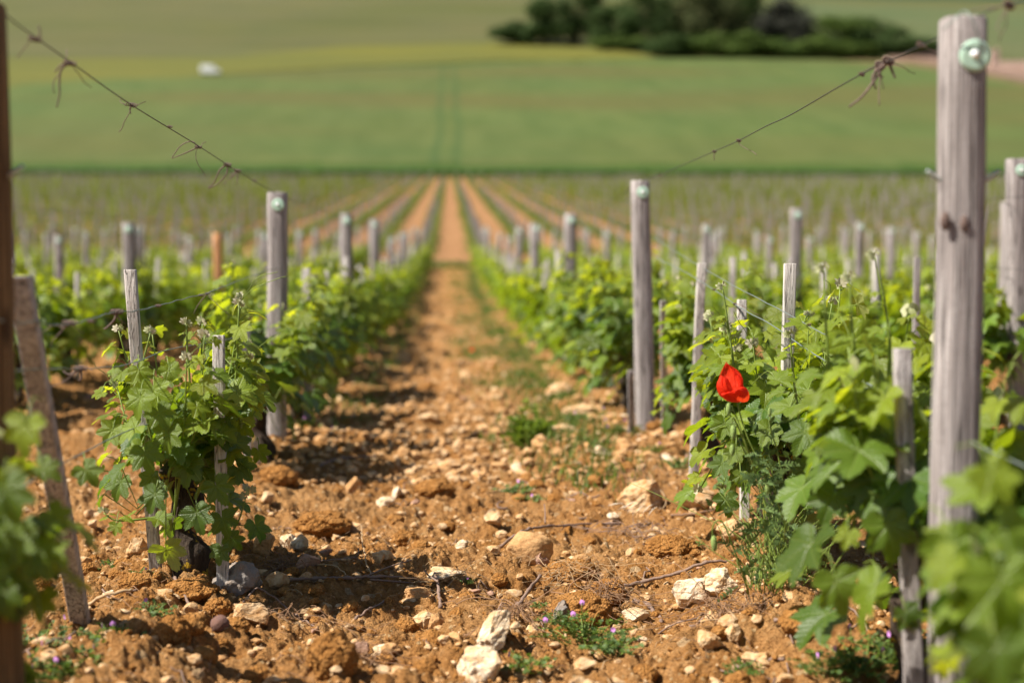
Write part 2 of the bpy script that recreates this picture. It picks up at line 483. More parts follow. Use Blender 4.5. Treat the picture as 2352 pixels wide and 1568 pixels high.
def poppy_mat():
    t = NT("poppy_petal"); uv = t.attr("luv"); s = t.sep(uv)
    st = t.noise(t.comb(t.math('MULTIPLY', s[0], 26.0), t.math('MULTIPLY', s[1], 2.5)), 1.0, 4, .6)
    c = t.mix(st, (.80, .018, .005), (.95, .055, .010))
    c = t.mix(t.ramp(s[1], [(.04, (1,) * 3), (.16, (0,) * 3)]), c, (.03, .002, .01))
    nb = t.bump(t.math('ADD', st, t.math('MULTIPLY', t.noise(uv, 9, 3), .8)), .7, .006)
    p = t.bsdf(c, .55, nb, .25)
    tl = t.t.nodes.new("ShaderNodeBsdfTranslucent"); tl.inputs[0].default_value = (1.0, .09, .02, 1)
    t.l(nb, tl.inputs["Normal"])
    mx = t.t.nodes.new("ShaderNodeMixShader"); mx.inputs[0].default_value = .45
    t.l(p, mx.inputs[1]); t.l(tl.outputs[0], mx.inputs[2])
    return t.done(mx.outputs[0])
M_POPPY = poppy_mat()

# ------------------------------------------------------------------ setting: ground sheets
def ground_near():
    u = np.concatenate([-np.geomspace(12, .54, 26), np.linspace(-.50, .50, 1000), np.geomspace(.54, 12, 26)])
    ys = [-12, -8, -5, -3, -1.5, -.5, .3, .9, 1.3, 1.6, 1.85]
    y = 2.05
    while y < 8.5: ys.append(y); y *= 1.0015
    while y < 36: ys.append(y); y *= 1.006
    ys.append(36.0); ys = np.array(ys)
    Y, U = np.meshgrid(ys, u, indexing='ij')
    X = U * np.maximum(Y, 2.0)
    Z = terrain(X, Y, True)
    mb = MB(); mb.add(np.stack([X, Y, Z], -1).reshape(-1, 3), grid_faces(len(ys), len(u))[:, ::-1])
    o = mb.build("vineyard_soil", M_SOIL); tag(o, "stony orange brown vineyard soil between the rows", "soil", kind="structure")
    u2 = u[::3]
    if u2[-1] != u[-1]: u2 = np.append(u2, u[-1])
    return u
U_NEAR = ground_near()

def far_soil():
    t = NT("pale_orange_soil"); P = t.geo()["Position"]
    n = t.noise(P, .8, 5, .6); n2 = t.noise(P, 6, 4, .6)
    c = t.ramp(n, [(.3, (.21, .098, .038)), (.7, (.29, .150, .066))])
    c = t.mix(t.math('MULTIPLY', n2, .3), c, (.36, .22, .12))
    return t.done(t.bsdf(c, .95, t.bump(n2, .6, .05), .1))
def field_mat(name, a, b, streak=(1, .12, 1), sc=.1, lines=None, extra=None, rough=.8, dirang=0.0):
    t = NT(name); P = t.geo()["Position"]
    mp = t.t.nodes.new("ShaderNodeMapping"); mp.inputs["Rotation"].default_value = (0, 0, dirang); mp.inputs["Scale"].default_value = streak
    t.l(P, mp.inputs["Vector"])
    n = t.noise(mp.outputs[0], sc, 5, .6); n2 = t.noise(P, 1.6, 4, .7)
    c = t.mix(t.ramp(n, [(.35, (0,) * 3), (.65, (1,) * 3)]), a, b)
    if extra:
        m = t.ramp(t.noise(t.scale(P, (.4, 1, 1)), .016, 3, .5), [(.42, (0,) * 3), (.62, (1,) * 3)])
        c = t.mix(t.math('MULTIPLY', m, .75), c, extra)
    c = t.mix(t.math('MULTIPLY', n2, .35), c, t.mix(1.0, c, (.6, .6, .55), 'MULTIPLY'))
    c = t.mix(t.ramp(t.noise(t.scale(P, (1, .3, 1)), .05, 5, .65, .5), [(.35, (0,) * 3), (.7, (.35,) * 3)]), c, t.mix(1.0, c, (1.25, 1.12, .85), 'MULTIPLY'))
    if lines:
        x = t.math('ADD', t.sep(P)[0], t.math('MULTIPLY', t.noise(P, .03, 2), 3.0))
        for x0, w in lines:
            d = t.math('ABSOLUTE', t.math('SUBTRACT', x, x0))
            m = t.math('SUBTRACT', 1.0, t.math('DIVIDE', d, w), clamp=True)
            c = t.mix(t.math('MULTIPLY', t.math('MULTIPLY', m, .9), t.math('MULTIPLY', t.noise(P, .09, 2), 1.5), clamp=True), c, (.04, .075, .02))
    return t.done(t.bsdf(c, rough, t.bump(n2, .8, .3), .15))
M_FSOIL = far_soil()
M_WHEAT = field_mat("young_wheat", (0.062, 0.094, 0.023), (0.087, 0.116, 0.033), (1, .15, 1), .16, lines=[(-.3, 1.0), (2.85, 1.0)], extra=(0.094, 0.088, 0.026), dirang=.25)
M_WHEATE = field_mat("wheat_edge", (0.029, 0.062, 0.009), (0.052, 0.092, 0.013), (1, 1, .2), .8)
M_OLIVE = field_mat("olive_grass_field", (0.064, 0.073, 0.019), (0.088, 0.095, 0.030), (.12, 1, 1), .06, extra=(0.100, 0.095, 0.041))
M_YELLOW = field_mat("yellow_flowering_strip", (0.092, 0.100, 0.023), (0.129, 0.124, 0.021), (.15, 1, 1), .03)
M_PALEG = field_mat("pale_green_hill_field", (0.067, 0.094, 0.035), (0.091, 0.112, 0.046), (.12, 1, 1), .05, extra=(0.093, 0.102, 0.045))
M_DRY = field_mat("dry_verge", (0.134, 0.104, 0.047), (0.174, 0.127, 0.063), (.2, 1, 1), .2)
M_TRACK = field_mat("pinkish_dirt_track", (0.174, 0.114, 0.087), (0.221, 0.150, 0.117), (.3, 1, 1), .3)
M_FOREST = field_mat("distant_forest_floor", (0.017, 0.046, 0.027), (0.030, 0.065, 0.034), (1, 1, 1), .05)

def far_ground():
    u = np.concatenate([U_NEAR[:26], U_NEAR[26:-26][::24], U_NEAR[-26:]])
    ys = [36.0]
    y = 36.5
    while y < 1990: ys.append(y); y *= 1.012
    ys = np.array(ys)
    Y, U = np.meshgrid(ys, u, indexing='ij')
    X = U * Y
    V = np.stack([X, Y, terrain(X, Y)], -1).reshape(-1, 3)
    F = grid_faces(len(ys), len(u))[:, ::-1]
    cy = V[F].mean(1)[:, 1]
    mb = MB(); mb.add(V, F[cy < 184]); o = mb.build("far_vineyard_ground", M_FSOIL)
    tag(o, "pale orange soil under the far block of vines", "soil", kind="structure")
    def sub(mask, name, mat, lab, cat):
        f = F[mask]; ids = np.unique(f); mp = np.zeros(len(V), int); mp[ids] = np.arange(len(ids))
        m = MB(); m.add(V[ids], mp[f]); o = m.build(name, mat); tag(o, lab, cat, kind="structure")
    sub((cy >= 184) & (cy < 735), "hillside", M_OLIVE, "olive grassy hillside above the green wheat field", "hillside")
    sub(cy >= 735, "far_hill", M_FOREST, "dark wooded hill at the very top", "hill")
far_ground()

def patch(name, mat, pts_low, pts_up, lift, label, cat, nx=160, ny=30, skirt=None):
    """a field sheet between two edge lines, given as sighted edge points; laid on the terrain"""
    def edge(pts):
        P = np.array([G(px, py)[:2] for px, py in pts])
        xs = P[:, 0] / P[:, 1]
        return xs, P[:, 1]
    lu, ly = edge(pts_low); uu, uy = edge(pts_up)
    us = np.linspace(max(lu[0], uu[0]), min(lu[-1], uu[-1]), nx)
    y0 = np.interp(us, lu, ly); y1 = np.interp(us, uu, uy)
    y1 = np.maximum(y1, y0 + .3)
    v = np.linspace(0, 1, ny)
    Y = y0[None] + (y1 - y0)[None] * v[:, None] 
    X = us[None] * Y
    Z = terrain(X, Y) + lift
    m = MB(); m.add(np.stack([X, Y, Z], -1).reshape(-1, 3), grid_faces(ny, nx)[:, ::-1])
    if skirt is not None:
        A = np.stack([X[0], Y[0], Z[0]], -1); B = A.copy(); B[:, 2] -= lift + .1
        m.add(np.vstack([B, A]), grid_faces(2, nx)[:, ::-1], mi=1)
        A = np.stack([X[-1], Y[-1], Z[-1]], -1); B = A.copy(); B[:, 2] -= lift + .1
        m.add(np.vstack([B, A]), grid_faces(2, nx), mi=1)
    o = m.build(name, [mat] + ([skirt] if skirt else []))
    return tag(o, label, cat, kind="structure")
EDGE = [(-900, 260), (-300, 235), (0, 214), (60, 203), (250, 190), (480, 183), (800, 163), (1150, 148), (1490, 141), (1900, 143), (2090, 158), (2352, 205), (2900, 280)]
def wheat():
    us = np.linspace(-.8, .8, 300)
    P = np.array([G(px, py)[:2] for px, py in EDGE]); eu = P[:, 0] / P[:, 1]; ey = P[:, 1]
    y1 = np.interp(us, eu, ey); y0 = np.full_like(us, 186.0)
    v = np.linspace(0, 1, 70) ** 1.3
    Y = y0[None] + (y1 - y0)[None] * v[:, None]; X = us[None] * Y
    Z = terrain(X, Y) + .85 + .25 * (fbm(X / 3, Y / 3, 91, 2) - .5)
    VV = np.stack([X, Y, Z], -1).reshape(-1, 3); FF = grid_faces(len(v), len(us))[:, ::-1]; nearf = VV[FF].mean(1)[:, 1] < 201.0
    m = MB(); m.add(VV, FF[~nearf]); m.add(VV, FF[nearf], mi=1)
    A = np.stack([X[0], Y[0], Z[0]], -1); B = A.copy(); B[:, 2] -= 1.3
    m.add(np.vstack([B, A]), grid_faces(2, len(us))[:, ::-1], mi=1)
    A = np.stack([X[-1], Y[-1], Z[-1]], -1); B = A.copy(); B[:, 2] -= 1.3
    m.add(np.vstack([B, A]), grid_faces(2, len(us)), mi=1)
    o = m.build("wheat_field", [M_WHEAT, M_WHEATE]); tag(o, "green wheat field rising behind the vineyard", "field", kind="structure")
wheat()
patch("flowering_strip", M_YELLOW, [(-900, 254), (0, 208), (480, 177), (800, 157), (1150, 142), (1490, 136), (1530, 135)],
      [(-900, 150), (0, 140), (480, 135), (800, 108), (1150, 100), (1400, 116), (1490, 130), (1530, 134.5)], .35, "yellow green flowering strip along the top of the wheat field", "field")
patch("dry_verge", M_DRY, [(1480, 137), (1900, 139), (2090, 153), (2352, 198), (2700, 240)], [(1480, 130), (1900, 131), (2090, 144), (2352, 190), (2700, 230)], .2,
      "dry straw coloured verge below the trees", "verge")
patch("dirt_track", M_TRACK, [(2040, 147), (2090, 143), (2352, 188), (2900, 262)], [(2040, 118), (2090, 116), (2352, 150), (2900, 215)], .3,
      "pinkish dirt track crossing the slope at the right", "track")
patch("hill_field", M_PALEG, [(1740, 104), (2090, 108), (2352, 140), (2900, 200)], [(1740, 6), (1800, 5), (2352, 22), (2900, 40)], .15,
      "pale green field on the hill behind the trees", "field")

# ------------------------------------------------------------------ rocks, clods
def ico(sub):
    import bmesh
    bm = bmesh.new(); bmesh.ops.create_icosphere(bm, subdivisions=sub, radius=1)
    V = np.array([v.co[:] for v in bm.verts]); F = np.array([[v.index for v in f.verts] for f in bm.faces]); bm.free()
    return V, F
ICO = {k: ico(k) for k in (1, 2, 3, 4, 5)}
def n3(V, f, s):
    x, y, z = V.T * f
    return (vnoise(x + 13, y + z * .7, s) + vnoise(y - 5, z + x * .6, s + 1) + vnoise(z + 31, x - y * .8, s + 2)) / 3 - .5
def rock_geo(seed, size, sub=3, angular=.5, rough=.06):
    """a broken stone: a ball cut by random planes, then roughened"""
    r = np.random.default_rng(seed)
    V, F = ICO[sub]; V = V.copy()
    ncut = int(5 + angular * 9)
    for _ in range(ncut):
        n = r.normal(size=3); n /= np.linalg.norm(n)
        d = r.uniform(.52, .88) if angular > .2 else r.uniform(.8, .95)
        q = V @ n
        V = V - np.where(q > d, (q - d) * (.94 if angular > .2 else .6), 0)[:, None] * n
    V = V * (1 + rough * 2.2 * n3(V, 2.1, seed % 97)[:, None] + rough * 1.2 * n3(V, 6, seed % 89)[:, None] + rough * .5 * n3(V, 14, seed % 83)[:, None])
    return V * (np.array(size) / 2), F
def clod_geo(seed, size, sub=4):
    r = np.random.default_rng(seed); V, F = ICO[sub]
    d = 1 + .35 * n3(V, 1.6, seed % 91)
    for f, a in ((2.6, .16), (5.5, .11), (11, .08)):
        c = r.normal(size=(int(10 * f), 3)); c /= np.linalg.norm(c, axis=1, keepdims=True)
        q = 1 - (V @ c.T).max(1)
        d = d + a * (np.sqrt(np.clip(1 - q * f * f * .5, 0, 1)) - .5)
    d = d + .16 * n3(V, 9, seed % 71) + .12 * n3(V, 19, seed % 67)
    return V * d[:, None] * (np.array(size) / 2), F
def rotm(rx, ry, rz): return np.array(Euler((rx, ry, rz)).to_matrix())

PXM = lambda y: y / FPX      # metres per pixel at distance y
STONES = [  # px, py, width, height (pixels), material, angularity, tilt, label
 (1215, 1262, 104, 72, 'T', .1, -.1, "large smooth orange brown stone under the curved dead cane"),
 (1592, 1372, 92, 62, 'W', .8, .05, "broad flat white stone left of the poppy's foot"),
 (1655, 1352, 84, 58, 'W', .9, -.15, "blocky white stone leaning on the flat white stone below the poppy"),
 (1136, 1470, 112, 58, 'W', .9, -1.5, "tall upright white rock at the bottom edge of the path"),
 (1112, 1535, 104, 84, 'W', .7, .1, "rough pitted white rock at the foot of the upright white rock"),
 (545, 1338, 106, 82, 'G', .5, .35, "bluish grey rock leaning beside the left vine's trunk"),
 (580, 1410, 92, 58, 'C', .8, .15, "cream angular rock in front of the bluish grey rock"),
 (604, 1258, 64, 48, 'T', .5, 0, "tan rounded stone to the left of the knobbly white stone"),
 (662, 1245, 42, 44, 'W', .3, .2, "knobbly white stone right of the left vine"),
 (690, 1256, 50, 40, 'W', .5, -.3, "pitted white stone touching the knobbly white stone"),
 (706, 1286, 52, 38, 'P', .2, .3, "smooth pinkish brown stone below the pitted white stone"),
 (1480, 1145, 104, 66, 'C', .6, 0, "wide cream boulder behind the pale dry grass leaves"),
 (1600, 1150, 82, 56, 'C', .7, .1, "cream boulder just left of the vine leaves above the poppy's foot"),
 (1286, 900, 66, 40, 'C', .2, 0, "blurred pale boulder in the grass beside the second right post"),
 (1025, 1072, 72, 22, 'C', .7, -.35, "long pale slab lying tilted in mid path"),
 (884, 1155, 44, 22, 'W', .5, -.4, "low white half of the pair of white stones in mid path"),
 (912, 1132, 24, 36, 'W', .4, .3, "upright white half of the pair of white stones in mid path"),
 (1135, 1195, 44, 40, 'C', .6, .2, "cream pebble cluster stone above the orange brown stone's left"),
 (922, 830, 42, 30, 'C', .3, 0, "blurred pale stone in the shade of the left row"),
 (812, 1115, 40, 54, 'T', .3, .9, "tall brown stone standing in the left row's shade"),
 (612, 1142, 28, 38, 'C', .7, .3, "white elongated stone behind the left vine's leaves"),
 (312, 1262, 58, 46, 'C', .7, 0, "pale cream stone behind the slanting stake of the left vine"),
 (1285, 1412, 36, 48, 'G', .8, .7, "grey pointed stone above the weeds at the bottom"),
 (975, 1428, 66, 44, 'C', .8, .1, "cream broken stone beside the small upright twig"),
 (1002, 1436, 44, 46, 'T', .8, -.2, "brownish grey block against the cream broken stone"),
 (955, 1370, 78, 34, 'T', .4, .1, "flat tan stone half buried left of the upright twig"),
 (1022, 1322, 96, 20, 'W', .6, -.12, "long thin white stone in the soil left of the dry root tangle"),
 (1462, 1412, 60, 28, 'W', .4, .2, "flattish white stone with pitted face left of the broken cane"),
 (1632, 1480, 56, 56, 'C', .8, .4, "larger of the two cream lumps below the broad white stone"),
 (1690, 1466, 40, 44, 'C', .7, 0, "smaller of the two cream lumps below the broad white stone"),
 (1690, 1228, 76, 46, 'C', .7, .2, "cream rock in front of the drooping leaf beside the poppy stems"),
 (1750, 1318, 60, 56, 'C', .6, .5, "tan white rock among the poppy's lowest stems"),
 (897, 1502, 42, 26, 'T', .3, .1, "rounded tan pebble near the bottom of the path"),
 (503, 1440, 42, 36, 'U', .2, .5, "dark reddish stone in front of the cream angular rock"),
 (1740, 1525, 100, 34, 'C', .6, .1, "blurred flat cream rock at the bottom right of the path"),
 (1560, 1392, 40, 24, 'T', .8, .1, "brown broken stone in front of the flat white slab"),
 (1345, 1535, 60, 26, 'C', .5, 0, "blurred pale stone right of the bottom weeds"),
 (445, 1525, 34, 22, 'C', .5, 0, "small blurred white stone at the bottom left"),
 (505, 1512, 34, 20, 'T', .4, 0, "small blurred tan stone near the dark clod"),
 (700, 1332, 36, 24, 'C', .6, 0, "pale stone lying behind the long dead cane"),
 (870, 1290, 34, 30, 'C', .5, .2, "pale round stone beside the curling straw"),
 (1060, 1250, 30, 24, 'W', .5, .2, "small bright stone midway between the straw and the brown stone"),
 (1340, 940, 80, 26, 'C', .4, 0, "blurred pale stone at the foot of the second right post"),
 (1380, 1040, 44, 28, 'W', .5, 0, "blurred white stone right of the bushy green weed"),
 (1300, 985, 60, 30, 'C', .4, 0, "blurred cream stone behind the bushy green weed"),
 (1335, 1290, 46, 34, 'T', .5, .2, "brown stone poking from under the dry root tangle"),
 (1240, 1285, 40, 34, 'P', .4, .2, "small reddish stone at the foot of the orange brown stone"),
 (830, 1490, 34, 28, 'P', .4, .5, "pinkish stone right of the large dark clod"),
 (1410, 1195, 30, 20, 'W', .5, 0, "small white stone in front of the pale dry grass leaves"),
 (985, 960, 60, 24, 'C', .4, 0, "blurred pale stone in the middle of the path far behind"),
 (1020, 1310, 60, 14, 'C', .5, .1, "thin cream flake behind the long thin white stone"),
 (2140, 880, 34, 46, 'C', .5, .6, "blurred upright cream stone left of the big right post"),
]
MATS = dict(T=M_TAN, W=M_WHITE, C=M_CREAM, G=M_GREY, P=M_PINK, U=M_PURPLE)
OCC = []
for i, (px, py, w, h, m, ang, tilt, lab) in enumerate(STONES):
    g = G(px, py + h * .34, True)
    s = PXM(g.y)
    W, H = w * s, h * s * 1.12
    if w > 70 and m in 'WC': W *= 1.1; H *= 1.15
    sub = 5 if w > 50 else 4
    V, F = rock_geo(100 + i, (W * 1.08, max(H * 1.1, W * .7), H * 1.12), sub, max(ang, .1) * 1.2, .10 if ang < .25 else .19)
    V = V @ rotm(0, tilt * .6, 0).T
    mb = MB(); mb.add(V, F); o = mb.build("stone", MATS[m], smooth=(ang < .25))
    o.location = (g.x, g.y + .3 * H, float(terrain(g.x, g.y + .3 * H, True)) * .5 + g.z * .5 + H * .22)
    tag(o, lab, "stone", "larger stones on the path")
    OCC.append((g.x, g.y, W * .55))
CLODS = [
 (762, 1500, 108, 112, "big brown soil clod standing at the bottom of the path"),
 (395, 1448, 84, 84, "brown soil clod in the blurred weeds at the lower left"),
 (1335, 1392, 138, 76, "wide crumbly soil clod under the dry root tangle"),
 (440, 1352, 118, 50, "crumbly soil clod heaped at the foot of the left vine"),
 (500, 1390, 60, 44, "round soil clod between the left vine and the cream rock"),
 (740, 1200, 120, 56, "soil clod in the shade behind the reddish stone"),
 (1310, 1310, 120, 56, "soil clod right of the orange brown stone"),
 (1860, 1420, 130, 66, "soil clod heaped at the poppy's foot"),
 (1395, 1355, 80, 54, "soil clod at the right end of the dry root tangle"),
 (1000, 1120, 90, 44, "soil clod overhanging a dark hollow in mid path"),
 (640, 1100, 80, 44, "soil clod behind the white elongated stone"),
 (1540, 1250, 110, 50, "soil clod behind the broad white stone"),
 (310, 1335, 70, 36, "soil clod left of the slanting stake's foot"),
 (930, 1235, 60, 34, "soil clod in mid path above the curling straw"),
]
for i, (px, py, w, h, lab) in enumerate(CLODS):
    g = G(px, py + h * .34, True); s = PXM(g.y)
    V, F = clod_geo(300 + i, (w * s, w * s * .85, h * s * 1.05), 5)
    mb = MB(); mb.add(V, F); o = mb.build("soil_clod", M_CLOD, smooth=False)
    o.location = (g.x, g.y, g.z + h * s * .20)
    tag(o, lab, "soil clod", "larger soil clods")
    OCC.append((g.x, g.y, w * s * .45))
# small loose stones one can count: shapes shared between copies
protos = []
for k in range(14):
    m = [M_CREAM, M_WHITE, M_CREAM, M_TAN, M_PINK, M_CREAM, M_WHITE, M_TAN][k % 8]
    V, F = rock_geo(500 + k, (1, rng.uniform(.6, .9), rng.uniform(.4, .7)), 3, rng.uniform(.5, 1.0), .14)
    protos.append((V, F, m))
pme = []
for V, F, m in protos:
    mb = MB(); mb.add(V, F); o = mb.build("small_stone", m, smooth=False); pme.append(o)
first = [True] * len(pme)
def place_small(x, y, size, fine=True):
    k = int(rng.integers(len(pme)))
    if first[k]: o = pme[k]; first[k] = False
    else: o = pme[k].copy(); col.objects.link(o)
    z = float(terrain(x, y, fine))
    o.location = (x, y, z + size * .08); o.scale = (size,) * 3
    o.rotation_euler = (rng.normal(0, .3), rng.normal(0, .3), rng.uniform(0, 6.28))
    tag(o, "small pale or tan stone lying loose among the crumbs of soil", "stone", "small loose stones scattered over the soil")
ns = 0
while ns < 240:
    y = 2.35 * (9.0 / 2.35) ** (rng.random() ** .75); x = rng.uniform(-.32, .38) * y
    if any((x - a) ** 2 + (y - b) ** 2 < c * c for a, b, c in OCC): continue
    pathy = abs(x - .05) < .55 + (y - 2) * .05
    if not pathy and rng.random() < .5: continue
    place_small(x, y, rng.uniform(.015, .040) * (1 + (rng.random() < .2) * .8) * (1 + (y > 5) * .6)); ns += 1
# gravel and soil crumbs nobody could count
def scatter(n, ymin, ymax, smin, smax, geos, uw=.5, fine=True, pw=1.0, xlim=None):
    y = ymin * (ymax / ymin) ** (rng.random(n) ** pw); x = rng.uniform(-uw, uw, n) * y
    s = smin * (smax / smin) ** (rng.random(n) ** 1.8)
    z = terrain(x, y, fine)
    V, F, off = [], [], 0
    for i in range(n):
        v, f = geos[i % len(geos)]
        a = rng.uniform(0, 6.28); c, q = math.cos(a), math.sin(a)
        w = v * s[i]
        w = np.stack([w[:, 0] * c - w[:, 1] * q + x[i], w[:, 0] * q + w[:, 1] * c + y[i], w[:, 2] + z[i] + s[i] * .11], -1)
        V.append(w); F.append(f + off); off += len(v)
    return np.concatenate(V), np.concatenate(F)
rg = [rock_geo(700 + k, (1, .8, .6), 1, .9, .2) for k in range(16)]
rg2 = [rock_geo(740 + k, (1, .8, .65), 2, .9, .2) for k in range(12)]
def stuff(name, mat, label, cat, *a, **k):
    V, F = scatter(*a, **k); mb = MB(); mb.add(V, F); o = mb.build(name, mat, smooth=False); tag(o, label, cat, kind="stuff")
stuff("gravel", M_CREAM, "fine pale gravel strewn through the orange soil", "gravel", 8500, 2.1, 14, .005, .019, rg, pw=.7)
stuff("tan_gravel", M_TAN, "fine tan gravel strewn through the orange soil", "gravel", 5000, 2.1, 14, .006, .024, rg, pw=.7)
stuff("path_gravel", M_CREAM, "blurred pale stones along the far path", "gravel", 5200, 4.8, 34, .022, .07, rg, uw=.20)
stuff("path_rubble", M_TAN, "blurred tan rubble along the far path", "rubble", 4200, 4.8, 34, .03, .09, rg, uw=.22)
stuff("chipped_rubble", M_CREAM, "chips and lumps of cream limestone among the clods", "rubble", 1500, 2.2, 7, .014, .05, rg2, uw=.36, pw=.8)
stuff("soil_crumbs", M_CLOD, "crumbs of orange brown soil", "soil crumbs", 15000, 2.1, 9, .005, .022, rg, pw=.75)
stuff("broken_clods", M_CLOD, "broken clods of orange brown soil", "soil clods", 1100, 2.2, 12, .022, .062, [clod_geo(800 + k, (1, .85, .75), 3) for k in range(12)], pw=.8)

# ------------------------------------------------------------------ vine leaves
def leaf_geo(N=88, M=5, seed=0, fold=.22, droop=.25, curl=.12, teeth=True):
    r = np.random.default_rng(seed)
    a = np.linspace(-R(172), R(172), N)
    d = np.abs(np.degrees(a))
    lob = np.interp(d, [0, 12, 26, 38, 50, 62, 76, 88, 100, 118, 140, 158, 172],
                    [1.04, .88, .62, .74, .95, .78, .56, .62, .78, .64, .58, .46, .20])
    lob = lob * (1 + .05 * np.sin(a * 3 + r.uniform(0, 6)))
    if teeth:
        ph = (np.degrees(a) + 180) / 8.6
        tooth = np.abs((ph % 1) - .5) * 2
        lob = lob * (1 - .15 * tooth) * (1 - .05 * (np.abs(((ph / 3) % 1) - .5) * 2))
    t = np.linspace(0, 1, M + 1)[1:]
    rr = t[:, None] * lob[None]
    x = rr * np.sin(a)[None]; y = rr * np.cos(a)[None]
    k = R(50); af = a - np.round(a / k) * k
    z = fold * np.abs(x) * r.uniform(.3, 1) - droop * (y ** 2) * r.uniform(.3, 1.2) * np.sign(y) * (y > 0)
    z = z - droop * .5 * x ** 2 * r.uniform(0, 1.4)
    z = z + .30 * rr * np.abs(np.sin(af))[None] * r.uniform(.3, .8)
    z = z + curl * rr ** 2 * (np.sin(a * 2 + r.uniform(0, 6)) * .6 + np.sin(a * 5 + r.uniform(0, 6)) * .5)[None]
    z = z + .05 * (vnoise(x * 5 + 20, y * 5 + seed, seed) - .5)
    V = np.vstack([[[0, 0, 0]], np.stack([x, y, z], -1).reshape(-1, 3)])
    uv = V.copy(); uv[:, 2] = 0
    j = np.arange(N - 1)
    F3 = np.stack([np.zeros(N - 1, int), 1 + j + 1, 1 + j], -1)
    Q = []
    for m in range(M - 1):
        b = 1 + m * N
        Q.append(np.stack([b + j, b + j + 1, b + N + j + 1, b + N + j], -1))
    return V, [F3, np.concatenate(Q)] if Q else [F3], uv
LEAF_HI = [leaf_geo(88, 5, s, fold=.25, droop=.35, curl=.16) for s in range(12)]
LEAF_MID = [leaf_geo(34, 2, s + 50, fold=.25, droop=.35, curl=.16, teeth=False) for s in range(8)]
LEAF_LO = [leaf_geo(12, 1, s + 80, fold=.2, droop=.3, curl=.1, teeth=False) for s in range(6)]

def put_leaf(mb, bank, pos, tip, nrm, size, tint, mirror=False):
    V, F, uv = bank[random.randrange(len(bank))]
    t = Vector(tip).normalized(); n = Vector(nrm); n = n - t * n.dot(t)
    if n.length < 1e-4: n = Vector((0, 0, 1)) - t * t.z + Vector((.01, 0, 0))
    n.normalize(); x = t.cross(n)
    B = np.array([x[:], t[:], n[:]])
    W = (V * size) @ B + np.array(pos[:])
    mb.add(W, F, uv, tint)

